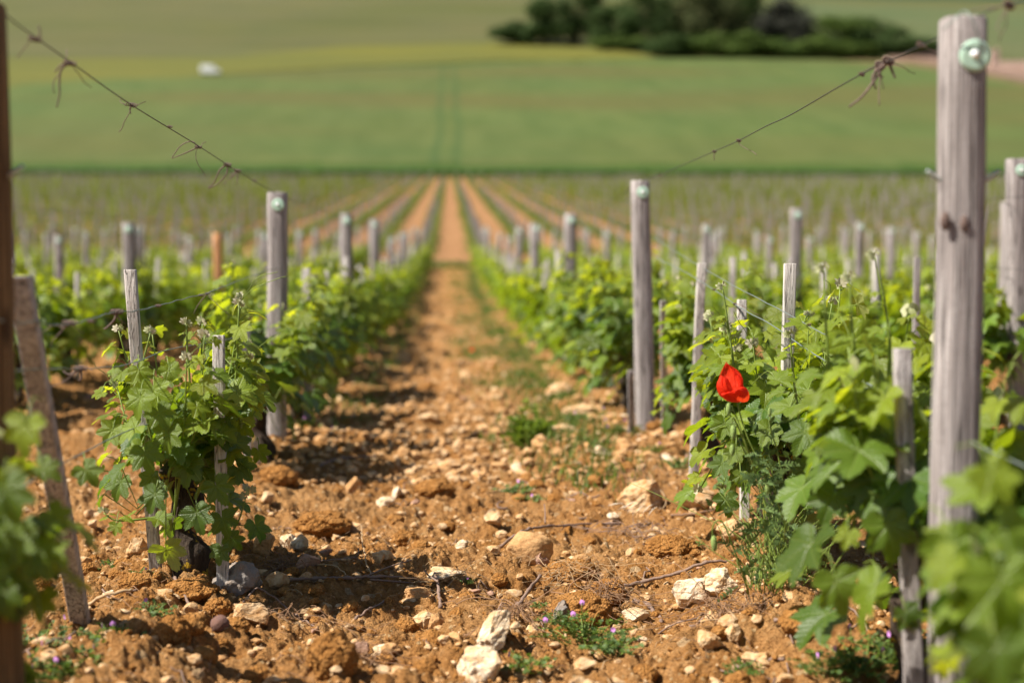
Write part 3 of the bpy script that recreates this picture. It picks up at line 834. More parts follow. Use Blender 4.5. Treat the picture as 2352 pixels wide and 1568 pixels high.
def grow_vine(seed, bank, root, split=False, nshoot=10, spread=.42, width=.17, top=.60, leaf=.062, mat=None, hero=False, step=.05, low=.12, tk=1.0, skirt=0):
    """one vine rooted at (0,0,0); the row runs along local y"""
    r = random.Random(seed); st = random.getstate(); random.seed(seed)
    mat = mat or M_LEAF
    B = MB()
    pts = [(0, 0, -.05), (.012 * tk, .0, .04), (-.012, .008, .11), (.008, -.01, .18), (.0, .0, .25)]
    P = smooth_path(pts, 8); n = len(P)
    rad = np.interp(np.linspace(0, 1, n), [0, .2, .5, .8, 1], [.044, .036, .030, .033, .036]) * tk
    V, F, uv = tube(P, rad, 20)
    q = n3(V, 22, seed % 50); V = V + (V - np.repeat(P, 20, 0)) * (q[:, None] * 1.5 + .3 * n3(V, 70, 3)[:, None])
    B.add(V, F, uv)
    for sgn in (-1, 1):
        P = smooth_path([(0, 0, .22), (.01 * sgn, sgn * .08, .27), (.0, sgn * .18, .275), (0, sgn * spread * .75, .29)], 5)
        V, F, uv = tube(P, np.linspace(.024, .011, len(P)) * tk, 10)
        V = V + (V - np.repeat(P, 10, 0)) * n3(V, 40, seed % 31)[:, None] * 1.3
        B.add(V, F, uv)
    B.build("trunk", M_BARK, root)
    A = MB()
    if skirt:
        K = MB() if split else A
        for i in range(skirt):
            z = r.uniform(.07, .42); a = r.uniform(0, 6.28); d = (.55 + .5 * r.random()) * (width + .02)
            p = Vector((math.cos(a) * d, r.uniform(-1, 1) * spread * .95, z)); o_ = Vector((math.cos(a), math.sin(a) * .5, 0)).normalized()
            put_leaf(K, bank, p, o_ * .7 + Vector((r.uniform(-.4, .4), r.uniform(-.4, .4), -.6)), Vector((0, 0, .8)) + o_ * .6 + Vector((-.3, -.2, 0)), leaf * r.uniform(.7, 1.15), (max(0, r.gauss(.12, .15)), r.random(), 0))
            V, F, uv = tube([p, p * .6 + Vector((0, p.y * .4, .03)), Vector((0, p.y * .9, .27))], .0016, 4, cap=False); K.add(V, F, uv, mi=1)
        if split: K.build("foliage", [mat, M_STEM], root)
    for i in range(nshoot):
        L = MB() if split else A
        S = MB() if split else A
        T = MB() if split else A
        C = MB() if split else A
        si, ti_ = (0, 0) if split else (1, 2)
        y0 = (i + .5) / nshoot * 2 - 1
        y0 = y0 * spread * .85 + r.uniform(-.04, .04)
        side = r.choice((-1, 1)); z0 = .27 + r.uniform(-.04, .03)
        H = top * r.uniform(.78, 1.08) if i % 4 else top * r.uniform(.95, 1.22)
        dn = (i % 5 == 3)
        if dn: H = low + r.uniform(0, .12)
        ox = side * width * r.uniform(.35, 1.05)
        oy = y0 + r.uniform(-.10, .10)
        mid = (ox * .75, (y0 + oy) / 2, z0 + (H - z0) * .45)
        if dn: mid = (ox * .9, y0, z0 + .06)
        P = smooth_path([(0, y0, z0), (ox * .3, y0 + (oy - y0) * .2, z0 + (H - z0) * .15 + .01), mid, (ox * (1 if not dn else 1.5), oy, H)], 6)
        V, F, uv = tube(P, np.linspace(.0042, .0016, len(P)), 6); S.add(V, F, uv, mi=si)
        seg = np.linalg.norm(np.diff(P, axis=0), axis=1); acc = np.concatenate([[0], np.cumsum(seg)]); tot = acc[-1]
        s_ = .035; k = 0
        while s_ < tot:
            p = Vector([float(np.interp(s_, acc, P[:, c])) for c in range(3)])
            f = s_ / tot
            for rep in range(2 if f < .8 else 1):
                az = (k * math.pi + r.uniform(-.8, .8)) + rep * 1.7 + (0 if side > 0 else .5)
                out = Vector((math.cos(az), math.sin(az), 0)) + Vector((side * .55, 0, 0))
                out.normalize()
                sz = leaf * (1.05 - .62 * f ** 1.6) * r.uniform(.72, 1.22)
                pl = sz * r.uniform(.7, 1.15)
                q = p + (out * .85 + Vector((0, 0, .45))) * pl
                V, F, uv = tube([p, p + (q - p) * .5 + Vector((0, 0, .006)), q], [.0014, .0012, .0011], 4, cap=False); S.add(V, F, uv, mi=si)
                tip = out * .8 + Vector((r.uniform(-.35, .35), r.uniform(-.35, .35), -.55 + r.uniform(-.4, .5)))
                nrm = Vector((0, 0, 1)) * r.uniform(.5, 1.2) + out * .55 + Vector((-.35, -.15, 0)) + Vector((r.uniform(-.5, .5), r.uniform(-.5, .5), 0))
                young = max(0, min(1, .12 + (f - .35) * 1.3 + r.uniform(-.3, .3)))
                put_leaf(L, bank, q, tip, nrm, sz, (young, r.random(), 0))
            s_ += step * r.uniform(.8, 1.3) * (1 - .35 * f); k += 1
        e = Vector(P[-1])
        if not dn or hero:      # pale unfolding tip
            for q_ in range(5 if hero else r.choice((0, 2, 3))):
                az = r.uniform(0, 6.28); o_ = Vector((math.cos(az), math.sin(az), r.uniform(.3, 1.6)))
                sz = leaf * r.uniform(.10, .22)
                n0 = len(T.M)
                put_leaf(T, LEAF_LO if not hero else LEAF_MID, e + o_ * .006, o_, Vector((-o_.y, o_.x, .3)), sz, (r.random(), .6, 0))
                for z_ in range(n0, len(T.M)): T.M[z_] = ti_
        if hero and not dn:
            for q_ in range(r.choice((0, 1, 2))):
                pts = [e]; v = Vector((r.uniform(-1, 1), r.uniform(-1, 1), 1.0)) * .014
                for a_ in range(7):
                    pts.append(pts[-1] + v); v = v + Vector((r.uniform(-1, 1), r.uniform(-1, 1), r.uniform(-.9, .3))) * .005
                V, F, uv = tube(smooth_path(pts, 3), .0008, 4); S.add(V, F, uv, mi=si)
        if split:
            sh = S.build("shoot", M_STEM, root); L.build("foliage", mat, sh)
            if T.n: T.build("shoot_tip", M_TIP, sh)
            if hero:
                for q_ in range(2):
                    C = MB()
                    ff = r.uniform(.25, .6); p = Vector([float(np.interp(ff * tot, acc, P[:, c])) for c in range(3)])
                    o_ = Vector((r.uniform(-1, 1), r.uniform(-1, 1), .5)) * .03
                    for b_ in range(34):
                        c_ = p + o_ * (.3 + b_ / 20) + Vector((r.gauss(0, 1), r.gauss(0, 1), r.gauss(0, 1))) * .0042
                        v_, f_ = ICO[1]; C.add(v_ * .0026 + np.array(c_[:]), f_)
                    C.build("flower_cluster", M_CLUSTER, sh)
    if not split: A.build("foliage", [mat, M_STEM, M_TIP], root)
    random.setstate(st)
    return root

VINE_CAT = "vine"
# hero vine on the left
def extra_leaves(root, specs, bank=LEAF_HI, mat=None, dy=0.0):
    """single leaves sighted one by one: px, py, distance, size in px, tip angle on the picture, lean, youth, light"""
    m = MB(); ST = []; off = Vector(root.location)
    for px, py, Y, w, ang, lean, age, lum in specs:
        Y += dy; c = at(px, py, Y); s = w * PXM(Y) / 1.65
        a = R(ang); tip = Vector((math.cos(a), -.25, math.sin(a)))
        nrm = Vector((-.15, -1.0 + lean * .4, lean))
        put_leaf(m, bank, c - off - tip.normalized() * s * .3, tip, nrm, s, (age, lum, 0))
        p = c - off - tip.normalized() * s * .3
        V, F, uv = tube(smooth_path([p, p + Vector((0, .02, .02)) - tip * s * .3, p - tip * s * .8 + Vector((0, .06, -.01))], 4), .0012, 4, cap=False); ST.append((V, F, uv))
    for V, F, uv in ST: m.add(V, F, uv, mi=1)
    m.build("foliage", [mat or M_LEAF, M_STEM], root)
def extra_shoot(root, pts, rad, name="shoot"):
    off = Vector(root.location)
    P = [at(px, py, Y) - off for px, py, Y in pts]; P = smooth_path(P, 6)
    V, F, uv = tube(P, np.linspace(rad[0], rad[1], len(P)), 8); m = MB(); m.add(V, F, uv); sh = m.build(name, M_STEM, root)
    T = MB(); e = Vector(P[-1]); r = random.Random(len(pts) * 7)
    for q_ in range(8):
        az = r.uniform(0, 6.28); o_ = Vector((math.cos(az), math.sin(az), r.uniform(.2, 1.5)))
        put_leaf(T, LEAF_MID, e + o_ * .006, o_, Vector((-o_.y, o_.x, .3)), r.uniform(.006, .013), (r.random(), .6, 0))
    T.build("shoot_tip", M_TIP, sh)
    L = MB(); n = len(P)
    for f in (.35, .55, .68, .8, .9):
        p = Vector(P[int(f * (n - 1))]); az = r.uniform(0, 6.28)
        o_ = Vector((math.cos(az), math.sin(az) * .6 - .3, .1)).normalized()
        sz = .052 * (1.15 - f); put_leaf(L, LEAF_HI, p + o_ * sz * .8, o_ + Vector((0, 0, -.4)), Vector((0, 0, 1)) + o_ * .4 + Vector((-.3, -.3, 0)), sz, (f, .7, 0))
        V, F, uv = tube([p, p + o_ * sz * .4 + Vector((0, 0, .004)), p + o_ * sz * .8], .0011, 4, cap=False)
        L.add(V, F, uv, mi=1)
    L.build("foliage", [M_LEAF, M_STEM], sh)

def vine_at(x, y, seed, label, bank, rz=0, group="vines of the near rows", **kw):
    o = empty("grapevine", (x, y, float(terrain(x, y)) - .005), rz)
    tag(o, label, VINE_CAT, group)
    grow_vine(seed, bank, o, split=True, **kw)
    return o
XL, XR = ROW0, ROW0 + ROWS
C4 = lambda cx, cy: ((350 + cx * .7018) / 1.7415, (1250 + cy * .7018) / 1.7415)
heroL = vine_at(-.640, 3.40, 11, "leafy vine with a dark lichened trunk standing alone at the left, in sharp focus", LEAF_HI,
                hero=True, nshoot=16, spread=.26, width=.165, top=.57, leaf=.063, step=.046, low=.14, tk=1.1, skirt=20)
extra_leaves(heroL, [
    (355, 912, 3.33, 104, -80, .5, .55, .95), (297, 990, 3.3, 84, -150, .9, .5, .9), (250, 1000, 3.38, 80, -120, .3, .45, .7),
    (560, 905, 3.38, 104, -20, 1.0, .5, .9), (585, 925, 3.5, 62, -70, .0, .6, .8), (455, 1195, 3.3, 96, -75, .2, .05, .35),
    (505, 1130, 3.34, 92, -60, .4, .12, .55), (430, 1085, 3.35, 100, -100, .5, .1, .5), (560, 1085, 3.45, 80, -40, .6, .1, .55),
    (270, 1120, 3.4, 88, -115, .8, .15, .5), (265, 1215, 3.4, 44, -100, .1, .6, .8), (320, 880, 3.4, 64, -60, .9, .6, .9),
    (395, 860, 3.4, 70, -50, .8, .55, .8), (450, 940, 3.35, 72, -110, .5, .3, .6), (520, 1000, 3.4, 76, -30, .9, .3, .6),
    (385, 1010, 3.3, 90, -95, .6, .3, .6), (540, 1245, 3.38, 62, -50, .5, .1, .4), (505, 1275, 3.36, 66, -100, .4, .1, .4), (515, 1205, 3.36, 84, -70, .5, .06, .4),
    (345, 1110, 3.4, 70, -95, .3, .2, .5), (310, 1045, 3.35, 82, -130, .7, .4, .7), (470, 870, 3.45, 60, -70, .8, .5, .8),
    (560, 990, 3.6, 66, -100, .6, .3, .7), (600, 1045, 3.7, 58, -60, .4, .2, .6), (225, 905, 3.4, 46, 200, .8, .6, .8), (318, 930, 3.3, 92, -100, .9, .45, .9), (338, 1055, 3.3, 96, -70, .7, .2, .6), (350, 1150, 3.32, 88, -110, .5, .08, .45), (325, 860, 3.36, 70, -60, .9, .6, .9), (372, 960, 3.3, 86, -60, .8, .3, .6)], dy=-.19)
extra_shoot(heroL, [(440, 1160, 3.37), (480, 1075, 3.32), (525, 965, 3.29), (542, 860, 3.29), (549, 700, 3.29)], (.0052, .0019))
extra_shoot(heroL, [(400, 1180, 3.37), (420, 1050, 3.32), (437, 930, 3.32), (430, 800, 3.32), (428, 745, 3.32)], (.0045, .0016))
extra_shoot(heroL, [(400, 1150, 3.37), (350, 1010, 3.29), (325, 870, 3.25), (345, 765, 3.25)], (.0045, .0016))
extra_shoot(heroL, [(520, 1240, 3.37), (548, 1195, 3.37), (565, 1140, 3.37)], (.0028, .0014))
extra_shoot(heroL, [(400, 1180, 3.37), (340, 1190, 3.32), (270, 1195, 3.29), (238, 1178, 3.29)], (.0035, .0014))

# the other near vines
near = [
    (XL - .035, 2.12, 21, "blurred vine in the left foreground behind the brown post", dict(nshoot=9, spread=.12, width=.10, top=.43, leaf=.058, skirt=26)),
    (XL, 5.15, 23, "first leafy vine behind the lone left vine, close to the second left post", dict(nshoot=13)),
    (XL, 6.25, 24, "second leafy vine behind the lone left vine", dict(nshoot=14)),
    (XL, 7.35, 25, "third leafy vine behind the lone left vine", dict(nshoot=14)),
    (XR + .03, 1.70, 31, "very blurred vine at the lower right corner in front of the big post", dict(nshoot=9, spread=.22, width=.19, top=.42, leaf=.068, skirt=24)),
    (XR + .03, 2.5, 32, "leafy blurred vine between the poppy and the big right post", dict(nshoot=14, spread=.34, width=.18, top=.60, leaf=.088, skirt=24)),
    (XR + .04, 3.58, 33, "leafy vine right behind the red poppy", dict(nshoot=16, hero=True, width=.15, spread=.34, top=.60, leaf=.080, skirt=34)),
    (XR + .13, 5.0, 34, "leafy vine behind the poppy beside the second right post", dict(nshoot=12, spread=.20, width=.12, skirt=6, leaf=.068)),
    (XR, 6.4, 35, "leafy vine just past the second right post", dict(nshoot=15)),
    (XR, 7.5, 36, "leafy vine one further past the second right post", dict(nshoot=15)),
]
VR = {}
for x, y, sd, lab, kw in near:
    kw.setdefault('leaf', .068); kw.setdefault('skirt', 40 if y > 4 else 8); kw.setdefault('step', .046)
    VR[sd] = vine_at(x, y, sd, lab, LEAF_HI if y < 5 else LEAF_MID, **kw)
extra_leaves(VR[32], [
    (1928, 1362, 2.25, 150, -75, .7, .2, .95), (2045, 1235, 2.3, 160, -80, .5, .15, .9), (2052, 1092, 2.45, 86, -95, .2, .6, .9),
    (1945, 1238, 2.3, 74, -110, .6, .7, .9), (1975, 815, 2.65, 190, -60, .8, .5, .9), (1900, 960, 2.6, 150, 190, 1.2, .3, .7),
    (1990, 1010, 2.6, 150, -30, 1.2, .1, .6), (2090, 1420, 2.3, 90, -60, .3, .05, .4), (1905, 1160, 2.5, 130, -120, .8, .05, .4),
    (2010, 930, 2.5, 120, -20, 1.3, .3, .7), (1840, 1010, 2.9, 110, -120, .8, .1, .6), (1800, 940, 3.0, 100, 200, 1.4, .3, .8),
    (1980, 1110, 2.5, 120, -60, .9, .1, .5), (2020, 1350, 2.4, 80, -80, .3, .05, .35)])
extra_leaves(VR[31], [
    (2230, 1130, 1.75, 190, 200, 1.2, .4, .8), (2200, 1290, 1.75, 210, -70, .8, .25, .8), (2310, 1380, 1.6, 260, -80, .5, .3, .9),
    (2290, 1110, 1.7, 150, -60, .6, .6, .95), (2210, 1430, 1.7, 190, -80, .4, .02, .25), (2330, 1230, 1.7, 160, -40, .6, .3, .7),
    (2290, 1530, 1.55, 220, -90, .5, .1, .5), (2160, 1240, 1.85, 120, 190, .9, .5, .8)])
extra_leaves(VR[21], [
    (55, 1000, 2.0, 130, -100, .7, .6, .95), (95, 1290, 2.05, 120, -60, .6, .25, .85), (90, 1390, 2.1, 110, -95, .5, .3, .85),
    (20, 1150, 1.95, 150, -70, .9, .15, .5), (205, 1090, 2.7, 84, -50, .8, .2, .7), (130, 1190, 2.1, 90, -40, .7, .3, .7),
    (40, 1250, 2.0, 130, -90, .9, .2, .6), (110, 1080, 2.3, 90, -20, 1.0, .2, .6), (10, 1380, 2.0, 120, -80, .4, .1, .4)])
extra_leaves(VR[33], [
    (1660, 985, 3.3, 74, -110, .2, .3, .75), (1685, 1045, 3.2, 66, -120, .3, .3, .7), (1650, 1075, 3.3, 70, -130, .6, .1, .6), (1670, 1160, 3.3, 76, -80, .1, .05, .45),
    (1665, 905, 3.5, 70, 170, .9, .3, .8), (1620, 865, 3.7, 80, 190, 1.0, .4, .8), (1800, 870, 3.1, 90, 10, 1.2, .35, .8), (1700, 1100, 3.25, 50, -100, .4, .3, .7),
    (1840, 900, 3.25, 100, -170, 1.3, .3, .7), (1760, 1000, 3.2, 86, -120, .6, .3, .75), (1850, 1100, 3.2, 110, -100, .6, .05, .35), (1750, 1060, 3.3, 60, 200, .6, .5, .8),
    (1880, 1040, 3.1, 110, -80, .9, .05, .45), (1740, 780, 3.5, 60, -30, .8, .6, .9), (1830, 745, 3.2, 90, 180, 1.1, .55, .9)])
for vs, pts in ((32, [(1920, 1000, 2.6), (1900, 800, 2.6), (1893, 620, 2.6)]), (32, [(1990, 950, 2.6), (1960, 780, 2.6), (1952, 640, 2.6)]),
                (32, [(2040, 900, 2.6), (2042, 760, 2.6), (2010, 590, 2.6)]), (33, [(1700, 950, 3.4), (1680, 800, 3.4), (1660, 660, 3.4)]),
                (33, [(1840, 1000, 3.2), (1822, 860, 3.2), (1815, 770, 3.2)])):
    extra_shoot(VR[vs], [(a, b, c) for a, b, c in pts], (.004, .0016))

# prototypes for all further vines of the near block
POSTY = [2.2 + 3.62 * n for n in range(10)]
vprot = []
for k in range(6):
    o = empty("grapevine", (0, 0, 0)); grow_vine(60 + k, LEAF_MID if k < 3 else LEAF_LO, o, nshoot=16, skirt=60, spread=.5, width=.19, top=.56 + .02 * (k % 3), leaf=.072, step=.052, mat=M_LEAFS)
    vprot.append(o)
used = [False] * 6
spots = []
for kx in range(-9, 11):
    x = ROW0 + kx * ROWS
    y = 2.0 + (kx * .37 % 1.0)
    while y < 34.5:
        if kx in (0, 1) and y < 8.0: y = 8.45 if kx == 0 else 8.6
        px = 1033 + x * FPX / y
        if -170 < px < 2520 and not (kx not in (0, 1) and y < 3.2): spots.append((y, x))
        y += 1.12
spots.sort()
print("near block vines", len(spots) + 11)
for i, (y, x) in enumerate(spots[:285]):
    k = i % 3 if y < 16 else 3 + i % 3
    if used[k]: o = copy_tree(vprot[k])
    else: o = vprot[k]; used[k] = True
    jx, jy = rng.normal(0, .02), rng.normal(0, .05)
    o.location = (x + jx, y + jy, float(terrain(x, y)) - .01)
    o.rotation_euler = (0, 0, rng.choice([0, math.pi]) + rng.normal(0, .1))
    o.scale = (rng.uniform(.9, 1.1), 1.0, rng.uniform(.85, 1.08))
    tag(o, "low leafy vine blurred in the rows behind the first vines", VINE_CAT, "blurred vines of the near block")
NV_REST = spots[285:]

# far block and the rest: one mass of low vines
def far_vines():
    r = np.random.default_rng(5)
    P = []
    for kx in range(-52, 54):
        x = ROW0 + kx * ROWS
        for y in np.arange(37.5, 182, 1.12) + (kx * .37 % 1.0):
            if abs((x / y) + .0) < .47: P.append((x, y))
    P = np.array(P); print("far vines", len(P))
    V, T = [], []
    n = 22
    for band, cnt, sz in (((0, 80), 60, .09), ((80, 130), 34, .125), ((130, 200), 18, .18)):
        Q = P[(P[:, 1] >= band[0]) & (P[:, 1] < band[1])]
        m = len(Q) * cnt
        c = np.repeat(Q, cnt, 0)
        pos = np.stack([c[:, 0] + r.normal(0, .14, m), c[:, 1] + r.uniform(-.55, .55, m), np.zeros(m)], -1)
        g = terrain(pos[:, 0], pos[:, 1])
        pos[:, 2] = g + .04 + .30 * r.random(m) ** .9
        d1 = r.normal(size=(m, 3)); d1 /= np.linalg.norm(d1, axis=1, keepdims=True)
        d1[:, 2] *= .5
        d2 = np.cross(d1, r.normal(size=(m, 3)) * .5 + np.array([0, 0, 1.0])); d2 /= np.linalg.norm(d2, axis=1, keepdims=True) + 1e-9
        s = sz * r.uniform(.6, 1.2, m)[:, None]
        quad = np.stack([pos - d1 * s, pos - d2 * s * .7, pos + d1 * s, pos + d2 * s * .7], 1)
        V.append(quad.reshape(-1, 3))
        tt = np.stack([r.random(m) ** .8, r.random(m), np.zeros(m)], -1); T.append(np.repeat(tt, 4, 0))
    V = np.concatenate(V); T = np.concatenate(T)
    F = np.arange(len(V)).reshape(-1, 4)
    mb = MB(); mb.add(V, F, None, T)
    o = mb.build("distant_vines", M_LEAFD, smooth=False)
    tag(o, "mass of low vines in long rows filling the far block", "vines", kind="stuff")
    # their stakes and posts
    V, F = [], []
    base = np.array([[-1, -1, 0], [1, -1, 0], [1, 1, 0], [-1, 1, 0], [-1, -1, 1], [1, -1, 1], [1, 1, 1], [-1, 1, 1]], float)
    bf = np.array([[0, 1, 5, 4], [1, 2, 6, 5], [2, 3, 7, 6], [3, 0, 4, 7], [4, 5, 6, 7]])
    off = 0; AV = []; AF = []
    for i, (x, y) in enumerate(P):
        big = (i % 3 == 0)
        if (not big and (r.random() < .6 or y > 60)) or (big and y > 70 and r.random() < .55): continue
        w, h = (.038, r.uniform(.85, 1.0)) if big else (.014, r.uniform(.6, .72))
        x2, y2 = x + r.normal(0, .03), y + .5
        AV.append(base * [w, w, h] + [x2, y2, float(CAM_Z + np.interp(y2, _dd, _zz))]); AF.append(bf + off); off += 8
    mb = MB(); mb.add(np.concatenate(AV), np.concatenate(AF)); o = mb.build("distant_posts", M_POST, smooth=False)
    tag(o, "crowd of grey posts and stakes standing in the far rows", "posts", kind="stuff")
far_vines()
if NV_REST:
    mb = MB(); random.seed(3)
    for y, x in NV_REST:
        z = float(terrain(x, y))
        for _ in range(90):
            p = Vector((x + random.gauss(0, .11), y + random.uniform(-.55, .55), z + random.uniform(.12, .6)))
            put_leaf(mb, LEAF_LO, p, Vector((random.gauss(0, 1), random.gauss(0, 1), -.4)), Vector((random.gauss(0, .5), random.gauss(0, .5), 1)), .06, (random.random(), random.random(), 0))
    o = mb.build("row_end_vines", M_LEAFS); tag(o, "last low vines before the grass strip between the two blocks", "vines", kind="stuff")

# ------------------------------------------------------------------ posts and stakes
def post_geo(w, h, lean=(0, 0), expo=3.0, n=24, rings=12, taper=.96, seed=0, depth=None, top_chamfer=.004):
    a = np.arange(n) * 2 * math.pi / n + math.pi / n
    c, s = np.cos(a), np.sin(a)
    x = np.sign(c) * np.abs(c) ** (2 / expo) * w / 2; y = np.sign(s) * np.abs(s) ** (2 / expo) * (depth or w) / 2
    zs = np.concatenate([np.linspace(-.12, h - top_chamfer, rings), [h]])
    V = []
    for i, z in enumerate(zs):
        f = z / h; k = 1 + (taper - 1) * f
        if i == len(zs) - 1: k *= 1 - top_chamfer / w * 1.6
        wob = .0015 * math.sin(z * 9 + seed)
        V.append(np.stack([x * k + lean[0] * f + wob, y * k + lean[1] * f, np.full(n, z) + (0 if i < len(zs) - 1 else 0)], -1))
    V = np.concatenate(V)
    V[:, :2] += (.02 * w) * (vnoise(V[:, 2] * 14 + seed, np.arctan2(V[:, 1], V[:, 0]) * 3, seed)[:, None] - .5)
    m = len(zs)
    i, j = np.meshgrid(np.arange(m - 1), np.arange(n), indexing='ij'); j2 = (j + 1) % n
    F = np.stack([i * n + j, i * n + j2, (i + 1) * n + j2, (i + 1) * n + j], -1).reshape(-1, 4)
    return V, [F, (np.arange(n) + (m - 1) * n)[None]]
def disc_geo(r, t, dome=0.0, n=28):
    prof = [(0, -t), (r * .80, -t), (r * .93, -t * .8), (r, -t * .35), (r, 0)]
    if dome: prof = [(0, -t), (r * .5, -t * .9), (r * .85, -t * .55), (r, -t * .2), (r, 0)]
    a = np.arange(n) * 2 * math.pi / n
    V = np.concatenate([np.stack([q * np.cos(a) if q else np.cos(a) * 1e-4, np.full(n, y), q * np.sin(a) if q else np.sin(a) * 1e-4], -1) for q, y in prof])
    F = []
    for i in range(len(prof) - 1):
        for j in range(n): F.append([i * n + j, i * n + (j + 1) % n, (i + 1) * n + (j + 1) % n, (i + 1) * n + j])
    return V, [np.array(F), np.arange(n)[None]]
def fit_disc(o, w, h, dz=.05, lean=(0, 0), r=.0245):
    V, F = disc_geo(r, .005); m = MB(); m.add(V, F); d = m.build("plastic_disc", M_DISC, o, smooth=False)
    f = (h - dz) / h
    d.location = (.006 + lean[0] * f, -w / 2 * .97 + lean[1] * f, h - dz)
    V, F = disc_geo(.0065, .005, 1.0); m = MB(); m.add(V, F); k = m.build("nail_head", M_NAIL, d); k.location = (-.002, -.005, .002)
    return d
def hook(o, w, z, side):
    m = MB(); P = smooth_path([(side * w * .46, 0, z - .006), (side * (w * .5 + .008), -.004, z), (side * (w * .5 + .022), -.006, z + .010)], 4)
    V, F, uv = tube(P, np.linspace(.0042, .003, len(P)), 8); V[:, 1] = (V[:, 1] + .005) * .5 - .005
    m.add(V, F); m.build("wire_hook", M_HOOK, o)

POSTS = {}
def near_post(key, tx, ty, Y, w, mat, label, bx=None, disc=True, name="vineyard_post", group="posts of the near block", hooks=False, ghost=.05):
    t = at(tx, ty, Y); gx = t.x if bx is None else at(bx, 1400, Y).x
    gz = float(terrain(gx, Y)); h = t.z - gz
    V, F = post_geo(w, h, (t.x - gx, 0), 3.2, seed=hash(key) % 50 if False else len(POSTS))
    m = MB(); m.add(V, F); o = m.build(name, mat); o.location = (gx, Y, gz)
    tag(o, label, "post", group)
    if disc: fit_disc(o, w, h, ghost, (t.x - gx, 0))
    if hooks:
        zz = h - .245
        hook(o, w * 1.02, zz, 1); hook(o, w * 1.02, zz, -1)
    POSTS[key] = (t.x, Y, t.z, w)
    return o
near_post('L1', -52, 6, 2.12, .078, M_BROWNP, "brown post cut by the left edge of the photo", disc=False, hooks=True)
R1 = near_post('R1', 2214, 42, 2.2, .070, M_POST, "big near grey post at the right with a pale green disc and knots", bx=2188, hooks=True, ghost=.062)
near_post('L2', 638, 442, 5.65, .082, M_POST, "grey post with a pale green disc behind the lone left vine", bx=640)
near_post('R2', 1470, 415, 5.85, .080, M_POST, "slim grey post with a pale green disc right of the path, foot in view", bx=1480)
near_post('RR2', 2334, 365, 5.8, .085, M_POST, "grey post with a pale green disc at the right edge behind the big near post", bx=2330)
near_post('L3', 795, 490, 9.3, .082, M_POST, "blurred grey post with a bright disc just right of the sharp second left post")
near_post('R3', 1310, 490, 9.5, .084, M_POST, "blurred grey post with a pale disc just left of the slim right post")
near_post('RR3', 1828, 478, 9.4, .082, M_POST, "tall blurred grey post above the flat topped stake near the poppy")
near_post('LL3', 295, 510, 9.55, .084, M_POST, "blurred grey post right above the slanting pale stake at the left")
near_post('LL4', 500, 535, 13.3, .088, M_ORANGEP, "orange brown new post among the grey ones at the left", disc=False)
near_post('LLL4', 135, 540, 13.2, .080, M_POST, "blurred grey post near the left edge above the leaning brace")
near_post('RR4', 1622, 515, 12.7, .080, M_POST, "blurred grey post above the long thin pale stake right of the slim post")
near_post('RRR4', 1975, 510, 13.0, .078, M_POST, "blurred grey post left of the big near post")
# dark knots on the big post
M_KNOT = simple("dark_knot", (.15, .105, .09), .85, .2, 90, .5, .6)
for kx_, ky_, kr in ((2172, 508, .0085), (2216, 514, .0075)):
    c_ = at(kx_, ky_, 2.2 - .035) - Vector(R1.location); V, F = ICO[3]; V = V * [kr, .0045, kr * 1.7] * (1 + .3 * n3(V, 2.5, 7)[:, None])
    m = MB(); m.add(V + np.array([c_.x, c_.y + .001, c_.z]), F); m.build("knot", M_KNOT, R1)
# loop of wire stapled over the big post
m = MB(); g = POSTS['R1']
P = [at(2165, 70, 2.16), at(2195, 42, 2.15), at(2215, 26, 2.15), at(2232, 44, 2.14), at(2250, 90, 2.14), at(2268, 122, 2.14)]
V, F, uv = tube(smooth_path([p - Vector(R1.location) for p in P], 5), .0013, 6); m.add(V, F); m.build("wire_loop", M_WIREG, R1)

proto_post = []
for k in range(4):
    w, h = .078 + .004 * k, .95 + .035 * k
    V, F = post_geo(w, h, (rng.normal(0, .015), 0), 3.0, 12, 5, seed=k)
    m = MB(); m.add(V, F); o = m.build("vineyard_post", M_POST)
    fit_disc(o, w, h, .05)
    proto_post.append(o)
taken = {(0, 0), (1, 0), (0, 1), (1, 1), (2, 1), (0, 2), (1, 2), (2, 2), (-1, 2), (-1, 3), (-2, 3), (2, 3), (3, 3)}
npst = 0
for kx in range(-9, 11):
    for n in range(0, 10):
        x = ROW0 + kx * ROWS; y = 2.2 + 3.62 * n + rng.normal(0, .06)
        px = 1033 + x * FPX / y
        if (kx, n) in taken or not -120 < px < 2480 or n == 0: continue
        o = proto_post[npst] if npst < 4 else copy_tree(proto_post[npst % 4])
        o.location = (x + rng.normal(0, .02), y, float(terrain(x, y)))
        o.rotation_euler = (rng.normal(0, .015), rng.normal(0, .02), 0); npst += 1
        tag(o, "blurred grey post with a pale disc rising out of the rows behind", "post", "blurred posts of the near block")
print("posts", npst)

def stake(pt, ptop, w, label, mat=None, depth=None, group="stakes of the near vines"):
    g = Vector(pt); t = Vector(ptop)
    V, F = post_geo(w, t.z - g.z, (t.x - g.x, t.y - g.y), 9.0, 16, 8, .95, seed=len(POSTS), depth=depth or w * .7, top_chamfer=.0015)
    m = MB(); m.add(V, F); o = m.build("vine_stake", mat or M_STAKE); o.location = g
    return tag(o, label, "stake", group)
def gp(px, Y):
    p = at(px, 1000, Y); return (p.x, Y, float(terrain(p.x, Y)))
stake(G(186, 1440), at(44, 634, 2.3), .036, "thick grey brace leaning against the wires left of the lone vine", wood_mat("grey_brace_wood", (.15, .13, .125), (.42, .385, .375), (.56, .53, .52), False), .036)
stake(gp(352, 3.42), at(298, 619, 3.34), .0285, "slanting pale stake rising from the foot of the lone left vine")
stake(gp(506, 3.27), at(503, 770, 3.24), .0275, "short pale stake right of the lone left vine")
